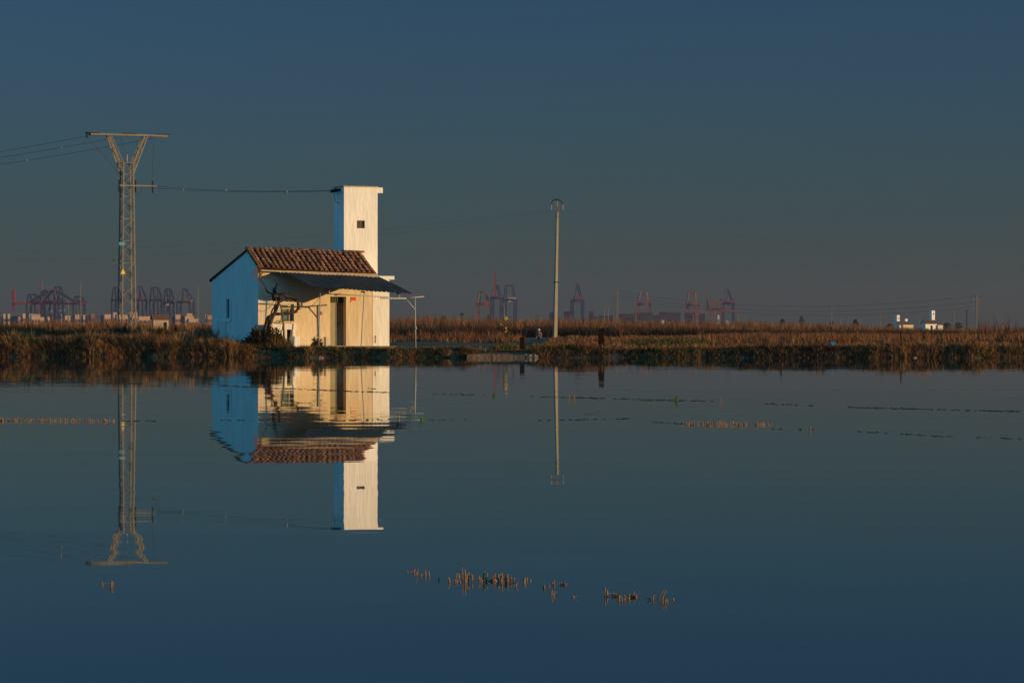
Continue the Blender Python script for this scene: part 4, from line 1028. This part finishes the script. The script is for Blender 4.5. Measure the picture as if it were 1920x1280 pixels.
# ------------------------------------------------------------------ far poles and masts
def mast(px, yt, Y, wb, wt, label, arms=(), col=M['lattice'], group=None, diag=True):
    b_ = at(px, HY, Y); zt_ = CAMZ + (HY - yt) * Y / F
    r_ = thing('lattice_mast', (b_.x, Y, 0), label, 'mast', group, R(20))
    def q(k, z): w_ = (wb + (wt - wb) * z / zt_) / 2; return Vector((cor[k][0] * w_, cor[k][1] * w_, z))
    n_ = 14; th_ = max(.16, .35 * Y / F)
    for k in range(4): MB().beam(q(k, .2), q(k, zt_), th_).build('leg', col, r_)
    for i in range(n_):
        za, zb = zt_ * i / n_ + .2, zt_ * (i + 1) / n_
        for k in (0, 3):
            MB().beam(q(k if i % 2 else (k + 1) % 4, za), q((k + 1) % 4 if i % 2 else k, zb), th_ * .7).build('brace', col, r_)
    for (ya, hwid) in arms:
        z = CAMZ + (HY - ya) * Y / F; L = hwid * Y / F
        MB().beam((-L, 0, z), (L, 0, z), th_ * 1.4).build('crossarm', col, r_)
        for s_ in (-1, 1): MB().beam((s_ * L * .95, 0, z), (s_ * L * .95, 0, z - 1.2), th_).build('insulator', col, r_)
    return r_
mast(1157.2, 545, 2500, 2.2, .5, 'slender pale lattice mast before the dark container stacks')
mast(371, 537, 2500, 2.0, .5, 'slender pale lattice mast standing next to the farmhouse gable')
mast(1831, 552, 2000, 1.6, .5, 'far lattice pylon with three crossarms by the tall reeds', ((562, 7.5), (569, 9), (577, 7.5)))
def ypole(px, yt, Y, label, w_=.30, t=False, group=None, v=True, m=M['lattice']):
    b_ = at(px, HY, Y); z = CAMZ + (HY - yt) * Y / F
    r_ = thing('utility_pole', (b_.x, Y, 0), label, 'pole', group)
    k = Y / F
    MB().tube([(0, 0, .1), (0, 0, z - (4 * k if v else 0))], [w_, w_ * .6], 7).build('shaft', m, r_)
    if v:
        for s_ in (-1, 1): MB().beam((0, 0, z - 4.4 * k), (s_ * 2.8 * k, 0, z), w_ * .7).build('arm', m, r_)
    MB().beam((-4.5 * k if t or v else -.8 * k, 0, z), (4.5 * k if t or v else .8 * k, 0, z), w_ * .7).build('crossbar', m, r_)
    return r_
for a_ in ((945, 570, 1300, 'pale Y headed pole rising behind the yellow leaved sapling'), (1133, 575.5, 1500, 'pale Y headed pole, nearer of two beside the dark stacks'), (1559, 577.5, 1400, 'pale Y headed pole standing alone in the reed plain'), (1788, 579.5, 1500, 'pale T headed pole beside the distant farmhouse with one tower')): ypole(*a_)
ypole(1140, 575, 1700, 'straight pale pole, farther of two beside the dark stacks', .3, True, None, False)
ypole(1813, 582, 1600, 'dark grey T headed pole before the three armed pylon', .5, True, None, False, M['slate'])
ypole(1650, 580, 2200, 'faint T headed pole far beyond the reed plain', .3, True, None, False)
for k, (px, yt) in enumerate(((151, 528), (128, 567), (145, 570), (1192, 586), (1300, 590), (1340, 583), (1384, 590), (1575, 596), (1612, 598), (1724, 594), (1070, 592), (1150, 594), (905, 590), (1590, 592))):
    ypole(px, yt, 3000 + 60 * k, 'thin far upright lamp post above the reeds', .55, False, 'thin posts along the skyline', False)
for k, (ya, yb, yc) in enumerate(((546, 556, 553), (553, 569, 564), (558, 580, 574))):
    cable(at(1157, ya, 2500), at(-300, ya + 8, 2500), 12, .10, ('topmost', 'middle', 'lowest')[k] + ' faint far cable strung across the port skyline to the slender mast', 'far cables along the skyline', n=30, m=M['lattice'])
    cable(at(1157, ya, 2500), at(1831, ya + 9 + 4 * k, 2000), 9, .09, ('topmost', 'middle', 'lowest')[k] + ' faint far cable between slender mast and three armed pylon', 'far cables between the masts', n=30, m=M['lattice'])
    cable(at(1831, ya + 9 + 4 * k, 2000), at(2300, ya + 18 + 4 * k, 2000), 6, .09, ('topmost', 'middle', 'lowest')[k] + ' faint far cable leaving the three armed pylon over the reeds', 'far cables beyond the three armed pylon', n=20, m=M['lattice'])

# ------------------------------------------------------------------ far trees
def far_tree(px, yt, hw_, Y, label, palm=False, name='far_tree'):
    b_ = at(px, HY, Y); k = Y / F; z = CAMZ + (HY - yt) * k; r_ = thing(name, (b_.x, Y, 0), label, 'tree')
    MB().tube([(0, 0, 0), (.1, 0, z * .5), (0, 0, z * (.85 if palm else .7))], [.35, .28, .2], 7).build('trunk', M['bark'], r_)
    n = 260 if not palm else 22
    if palm:
        m = MB()
        for j in range(n):
            a = 6.283 * j / n + rs.uniform(-.1, .1); e = rs.uniform(-.5, .9); L = hw_ * k
            p0 = Vector((0, 0, z * .85)); p1 = p0 + Vector((math.cos(a) * L * .6, math.sin(a) * L * .6, L * (.25 + .5 * e))); p2 = p0 + Vector((math.cos(a) * L, math.sin(a) * L, L * (.6 * e - .4)))
            s_ = Vector((-math.sin(a), math.cos(a), 0)) * .35
            m.poly([p0 - s_ * .3, p0 + s_ * .3, p1 + s_, p1 - s_]); m.poly([p1 - s_, p1 + s_, p2])
        m.build('crown', M['palm'], r_)
    else:
        m = MB()
        for j in range(n):
            a, u, v_ = rs.uniform(0, 6.283), rs.random() ** .5, rs.random()
            c = Vector((math.cos(a) * u * hw_ * k * math.sin(math.pi * (.15 + .75 * v_)), math.sin(a) * u * hw_ * k * .8, z * (.35 + .65 * v_)))
            d = Vector((rs.gauss(0, 1), rs.gauss(0, 1), rs.gauss(0, 1))).normalized() * k * 1.1; e = d.cross(Vector((rs.gauss(0, 1), rs.gauss(0, 1), .3))).normalized() * k * .8
            m.poly([c - d, c + e, c + d, c - e])
        m.build('crown', M['palm'], r_)
for a_ in ((866, 583, 4, 1600, 'lone far palm with drooping crown above the reeds', True, 'palm_tree'), (800, 594, 6, 1500, 'round dark far tree near the pipe frame post', False), (833, 592, 8, 1600, 'broad dark far tree beside the lone palm', False), (1503, 593, 6, 1700, 'small dark far tree with open crown in the plain', False),
           (1604, 599, 6, 1700, 'low dark far tree between thin posts', False), (1467, 598, 6, 1800, 'low rounded far tree on the bare plain', False), (1560, 602, 5, 1500, 'small dark bushy far tree at the Y headed pole foot', False), (1775, 605, 9, 1100, 'dark hedge-like far tree beside the white farmhouse', False),
           (1797, 604, 9, 1150, 'reddish dark far tree between T headed poles', False), (1668, 607, 8, 1100, 'dark squat far tree left of the two tower farmhouse'.replace('left of', 'beside'), False), (915, 592, 6, 2500, 'dark far tree under the orange crane', False)):
    far_tree(*a_)

# ------------------------------------------------------------------ port: cranes, stacks, buildings
CYD = 6000.0                                       # one photo pixel is one metre here
def crane(px, Wp, yg, ya, label, col, top='flat', boom=None, house=None, Y=CYD, off=4.4, topw=.5, basew=.92, house_y=None, side=False, cab=None):
    o_ = at(px, HY, Y); r_ = thing('container_crane', (o_.x, Y, 0), label, 'crane', 'container cranes of the far port')
    zg, za = HY - yg + CAMZ, HY - ya + CAMZ; W2 = Wp / 2; D = 28.
    ox = off
    def q(x, z, back=0): return Vector((x + (ox if back else 0) - ox / 2, 14. if back else -14., z))
    xl, xr = -W2 + ox / 2, W2 - ox / 2
    for x in (xl, xr):
        for bk in (0, 1): MB().beam(q(x, 0, bk), q(x, zg, bk), 2.8, 2.8).build('leg', col, r_)
        MB().beam(q(x, zg * .35, 0), q(x, zg * .35, 1), 1.6).build('tie_beam', col, r_)
        MB().beam(q(x, zg * .35, 0), q(x, zg, 1), 1.0).build('brace', col, r_)
    for bk in (0, 1):
        MB().beam(q(xl - 1.5, zg, bk), q(xr + 1.5, zg, bk), 3.2, 4.0).build('portal_beam', col, r_)
        MB().beam(q(xl - 1.5, 5, bk), q(xr + 1.5, 5, bk), 1.6, 2).build('sill_beam', col, r_)
    tw_ = Wp * topw / 2 if top == 'flat' else 1.0
    for s_, x in ((-1, xl), (1, xr)):
        MB().beam(q(x * basew, zg, 0), Vector((s_ * tw_ - ox * .3, -8, za)), 2.2).build('apex_leg', col, r_)
        MB().beam(q(x * basew, zg, 1), Vector((s_ * tw_ + (0 if top == 'flat' else ox * .3), 0, za)), 1.6).build('apex_leg', col, r_)
        MB().beam(Vector((s_ * tw_, 0, za)), q(x * .9, zg + 2, 1) + Vector((0, 35, 0)), .8).build('backstay', col, r_)
    MB().beam((-tw_ - ox * .3, -6, za), (tw_, -6, za), 2.6 if top == 'flat' else 3.6, 2.6).build('apex_beam', col, r_)
    gy = zg + .5
    MB().box(-3.2, -1.4, -20, 60, gy - 1.2, gy + 1.8).build('girder', col, r_); MB().box(1.4, 3.2, -20, 60, gy - 1.2, gy + 1.8).build('girder', col, r_)
    hc = M[house] if house else col
    hy_ = (HY - house_y + CAMZ) if house_y else gy + 3.5
    MB().box(-W2 * .25, W2 * .9, -15.5, 8, hy_ - 2.2, hy_ + 2.2).build('machine_house', hc, r_)
    MB().box(-2.2, 1.6, -19, -14.5, gy - 5.5, gy - 1.8).build('cabin', M['cream'] if cab else hc, r_)
    if boom:
        (bx0, by0, bx1, by1, bm) = boom
        a_, b_ = at(bx0, by0, Y) - Vector((o_.x, Y, 0)), at(bx1, by1, Y) - Vector((o_.x, Y, 0))
        MB().beam(a_ + Vector((-.9, -18, 0)), b_ + Vector((-.9, -18, 0)), 1.7, 2.0).build('boom', M[bm], r_); MB().beam(a_ + Vector((.9, -18, 0)), b_ + Vector((.9, -18, 0)), 1.7, 2.0).build('boom', M[bm], r_)
        for k in range(6): p = a_.lerp(b_, (k + .5) / 6); MB().beam(p + Vector((-1, -18, 0)), p + Vector((1, -18, 0)), .8).build('boom_tie', M[bm], r_)
    return r_
bl, dk, og, rd_ = M['crane_blue'], M['crane_dark'], M['crane_orange'], M['crane_red']
crane(906.5, 25, 570.5, 547.5, 'faded orange container crane with flat topped frame next to the blue pair', og, topw=.45)
crane(931.5, 22, 559, 534, 'blue container crane with tall raised red boom', bl, 'peak', (928.5, 558, 928.2, 512, 'crane_red'), 'crane_red', house_y=557.5)
crane(956, 24, 562, 535.5, 'blue container crane with flat topped frame and pale machine house', bl, topw=.5, house='cream', house_y=559.5)
crane(1082.5, 24, 564, 533, 'blue container crane with red machine house standing beside the concrete pole', bl, 'peak', None, 'crane_red', house_y=558)
crane(1207, 24, 570.5, 548, 'faded orange container crane over the dark container stacks', og, topw=.45)
crane(1298, 24, 572, 548.7, 'faded orange container crane beside the crane with slanted boom', og, topw=.5)
crane(1365, 24, 569, 543, 'blue container crane with peaked frame and red house among orange cranes', bl, 'peak', None, 'crane_red', house_y=566)
crane(219.5, 17, 563, 539, 'dark blue container crane half hidden behind the lattice pylon', dk, topw=.5)
crane(263, 20, 563, 536, 'dark blue container crane with red house next to the lattice pylon', dk, 'peak', None, 'crane_red', house_y=561)
crane(292, 19, 563, 539.5, 'dark blue container crane with flat frame between two others', dk, topw=.55, house='slate')
crane(316.5, 15, 568, 542.5, 'dark blue narrow container crane with white streaked girder', dk, topw=.6, cab=True)
crane(347.5, 28, 566.5, 542.5, 'dark blue wide container crane with orange cabin beside the slender mast', dk, topw=.3, house='crane_orange', house_y=565)
crane(84, 15, 569, 545, 'blue container crane behind the slanted orange boom', dk, topw=.6)
crane(110, 13, 566, 538.5, 'dark container crane with tall hooped frame above the long red girder', dk, topw=.85, basew=.95)
crane(62, 20, 569, 552, 'low dark container crane behind the end of the red twin boom crane', dk, topw=.6)
crane(148, 18, 570, 556, 'low dark container crane at the right hand end of the red girder'.replace('right hand ', 'far '), dk, topw=.6)
def side_crane(px, y_g, gx0, gx1, legs, ya, ax, boom, label, col, col2, stays=()):
    Y = 5700.; o_ = at(px, HY, Y); r_ = thing('container_crane', (o_.x, Y, 0), label, 'crane', 'container cranes of the far port')
    L = lambda x, y: at(x, y, Y) - Vector((o_.x, Y, 0))
    for d in (-6, 6):
        v_ = Vector((0, d, 0))
        for x in legs: MB().beam(L(x, 620) + v_, L(x, y_g) + v_, 2.6).build('leg', col, r_)
        MB().beam(L(gx0, y_g) + v_, L(gx1, y_g) + v_, 2.0, 3.2).build('girder', col2, r_)
        for a_, b_ in boom: MB().beam(L(*a_) + v_ * .3, L(*b_) + v_ * .3, 2.2, 2.6).build('boom', col2, r_)
        MB().beam(L(legs[0], y_g) + v_, L(ax, ya) + v_, 2.0).build('apex_leg', col, r_); MB().beam(L(legs[-1], y_g) + v_, L(ax, ya) + v_, 1.8).build('apex_leg', col, r_)
        for a_, b_ in stays: MB().beam(L(*a_) + v_, L(*b_) + v_, 1.3).build('stay', col, r_)
    MB().beam(L(ax, ya) + Vector((0, -6, 0)), L(ax, ya) + Vector((0, 6, 0)), 2).build('apex_beam', col, r_)
    MB().box(L(legs[0], 0).x, L(legs[-1], 0).x, -4, 4, L(0, y_g).z + 1.4, L(0, y_g).z + 5).build('machine_house', col2, r_)
side_crane(96, 569, 30, 161, (78, 103), 543.5, 101, [((24, 583), (23, 544)), ((28.5, 583), (27.5, 544)), ((23, 544), (27.5, 544))], 'red long girdered crane with raised twin boom and blue stays', dk, rd_, [((98, 544), (55, 566)), ((103, 544), (140, 567)), ((86, 545), (55, 567)), ((112, 548), (145, 567))])
side_crane(80, 569.5, 60, 150, (74.5, 102), 543, 102, [((79, 528), (74.5, 592))], 'orange crane with slanted raised boom across the long red girder', og, og, [((78, 564), (98, 546))])
side_crane(1340, 583, 1296, 1393, (1334, 1351), 560, 1336, [((1323, 537), (1328, 583))], 'rust orange crane with slanted raised boom among the far cranes', og, og, [((1328, 566), (1296, 580)), ((1336, 560), (1352, 580)), ((1352, 560), (1340, 582)), ((1352, 560), (1356, 583)), ((1330, 575), (1352, 562))])

def stack(px0, px1, yt, Y, label, ms):
    o_ = at(px0, HY, Y); r_ = thing('container_stack', (o_.x, Y, 0), label, 'containers', 'container stacks of the far port'); k = Y / F
    z1 = CAMZ + (HY - yt) * k; nl = max(2, int(round((z1 - 1) / 5.6))); n_ = max(1, int(round((px1 - px0) * k / 12.5))); w_ = (px1 - px0) * k / n_
    for i in range(n_):
        for j in range(nl):
            if j == nl - 1 and rs.random() < .2 and n_ > 2: continue
            h = z1 / nl; MB().box(i * w_ + .12, (i + 1) * w_ - .12, 0, 12, j * h + .1, (j + 1) * h - .05).build('container', M[rs.choice(ms)], r_)
    return r_
D_ = ['container', 'container', 'container', 'container_green', 'container_red']
for k, (x0, x1, yt, lab) in enumerate(((1030, 1047, 586, 'dark container stack crossed by the concrete pole'), (1057, 1072, 584, 'tall dark container stack beside the blue crane with red house'), (1104, 1113, 584, 'narrow tall container stack before the mast'), (1113, 1121, 593, 'low dark container stack touching the narrow tall one'),
                                     (1123, 1150, 591, 'low wide container stack behind the twin pale poles'), (1160, 1188, 588, 'dark container stack next to the slender mast'), (1189, 1224, 586, 'dark container stack under the orange crane'), (1224, 1262, 585, 'long dark container stack behind the white ruin'),
                                     (1262, 1276, 586, 'greenish container stack at the end of the long row'), (1284, 1304, 586, 'dark container stack under the second orange crane'), (1311, 1322, 588, 'container stack with a red top between orange cranes'))):
    stack(x0, x1, yt, 5800 + 15 * k, lab, D_)
def shed(px0, px1, yt, label, m, Y=5200., gable=False, m2=None, win=3):
    yt += 1.2
    o_ = at(px0, HY, Y); k = Y / F; w_ = (px1 - px0) * k; z = CAMZ + (HY - yt) * k; d = max(10, w_ * .5)
    r_ = thing('port_building', (o_.x, Y, 0), label, 'building', 'buildings along the far port', R(20))
    MB().box(0, w_, 0, d, 0, z).build('wall', m, r_)
    if gable: MB().poly([(-.4, -.4, z), (w_ + .4, -.4, z), (w_ + .4, d / 2, z + 3), (-.4, d / 2, z + 3)]).poly([(-.4, d + .4, z), (w_ + .4, d + .4, z), (w_ + .4, d / 2, z + 3), (-.4, d / 2, z + 3)]).build('roof', m2 or m, r_)
    else: MB().box(-.3, w_ + .3, -.3, d + .3, z + .004, z + .7).build('parapet', m2 or m, r_)
    for i in range(win):
        x = w_ * (i + .5) / win; MB().box(x - w_ * .12, x + w_ * .12, -.15, -.02, z * .55, z * .75).build('window', M['slate'], r_)
Wc, Cr, Pk, Sl = M['cream'], M['cream'], M['pink'], M['slate']
for a_ in ((6, 11.5, 588, 'tiny pale rooftop block at the end of the port skyline', Wc), (14.5, 19, 588, 'tiny pale rooftop block next to the red twin boom', Wc), (0, 42, 592, 'long dark port shed under the red twin boom', Sl), (42.5, 48, 587.5, 'small white block behind the brick building', Wc), (34, 45.5, 593, 'brick coloured building with dark windows under the red crane', Pk),
           (55, 63, 588, 'pale block above the wide white warehouse', Wc), (59, 76, 591, 'wide white warehouse under the orange boom', Wc, 5100., True), (76, 83, 594, 'low cream shed beside the wide white warehouse', Cr), (89.5, 93.5, 593.5, 'tiny white block under the blue crane', Wc), (104, 122, 580, 'pale grey ship superstructure behind the red girder', M['galv'], 6100.),
           (92, 98, 579, 'pale narrow silo tower behind the blue crane', M['galv'], 6100.), (122, 135, 591.5, 'row of small white roofs by the thin posts', Wc), (141, 155, 589.5, 'low white building under the end of the red girder', Wc), (156, 161, 590, 'white block with rounded top at the girder end', Wc), (163, 200, 591, 'long dark blue port shed beside the pylon', Sl),
           (170, 178, 587.5, 'small orange roofed block above the dark shed', M['crane_orange']), (196, 208, 588.5, 'bright cream tower block beside the lattice pylon', Wc, 5000.), (212, 219, 585.5, 'cream domed block seen through the pylon', Cr), (219, 240, 589, 'cream building seen through the pylon legs', Cr), (244, 258, 587, 'cream gabled warehouse at the pylon foot', Cr, 5000., True),
           (260, 284, 592.5, 'long low cream shed behind the field hut', Cr), (315, 348, 592.5, 'long dark blue port shed beside the field hut', Sl), (329, 339, 589, 'small white rooftop block over the dark shed', Wc), (347, 364, 592, 'stepped white building under the wide crane', Wc), (350, 361, 587, 'upper storey of pale domed building under the wide crane', Wc, 5300.), (354, 372, 597, 'low cream building at the slender mast foot', Cr, 5000.),
           (385, 389, 589.5, 'tiny pale rooftop near the farmhouse gable', Wc), (389, 399, 590, 'reddish cream building against the farmhouse gable', Pk, 4900.), (972, 983, 600, 'low pale building in the reeds beside the blue crane pair', Pk, 4000.), (984, 996, 601, 'low dark shed in the reeds beside the blue crane pair', Sl, 4000.), (1345, 1357, 590, 'pale grey ship bridge behind the blue peaked crane', M['galv'], 6100.), (1216, 1219, 577, 'pale ship funnel behind the orange crane', M['galv'], 6200.)):
    shed(*a_)

# ------------------------------------------------------------------ haze over the whole plain
hz = MB().box(-6500, 6500, -400, 9700, -1.5, 135).build('haze', None)
hm = bpy.data.materials.new('thin_haze'); hm.use_nodes = True
hn, hl = hm.node_tree.nodes, hm.node_tree.links
hn.remove(hn['Principled BSDF'])
pv = hn.new('ShaderNodeVolumePrincipled'); pv.inputs['Color'].default_value = (.55, .39, .43, 1)
pv.inputs['Density'].default_value = 7e-5; pv.inputs['Anisotropy'].default_value = .55
hl.new(pv.outputs[0], hn['Material Output'].inputs['Volume'])
hz.data.materials.append(hm)
tag(hz, 'thin dusk haze lying over the whole plain', 'haze', kind='stuff')
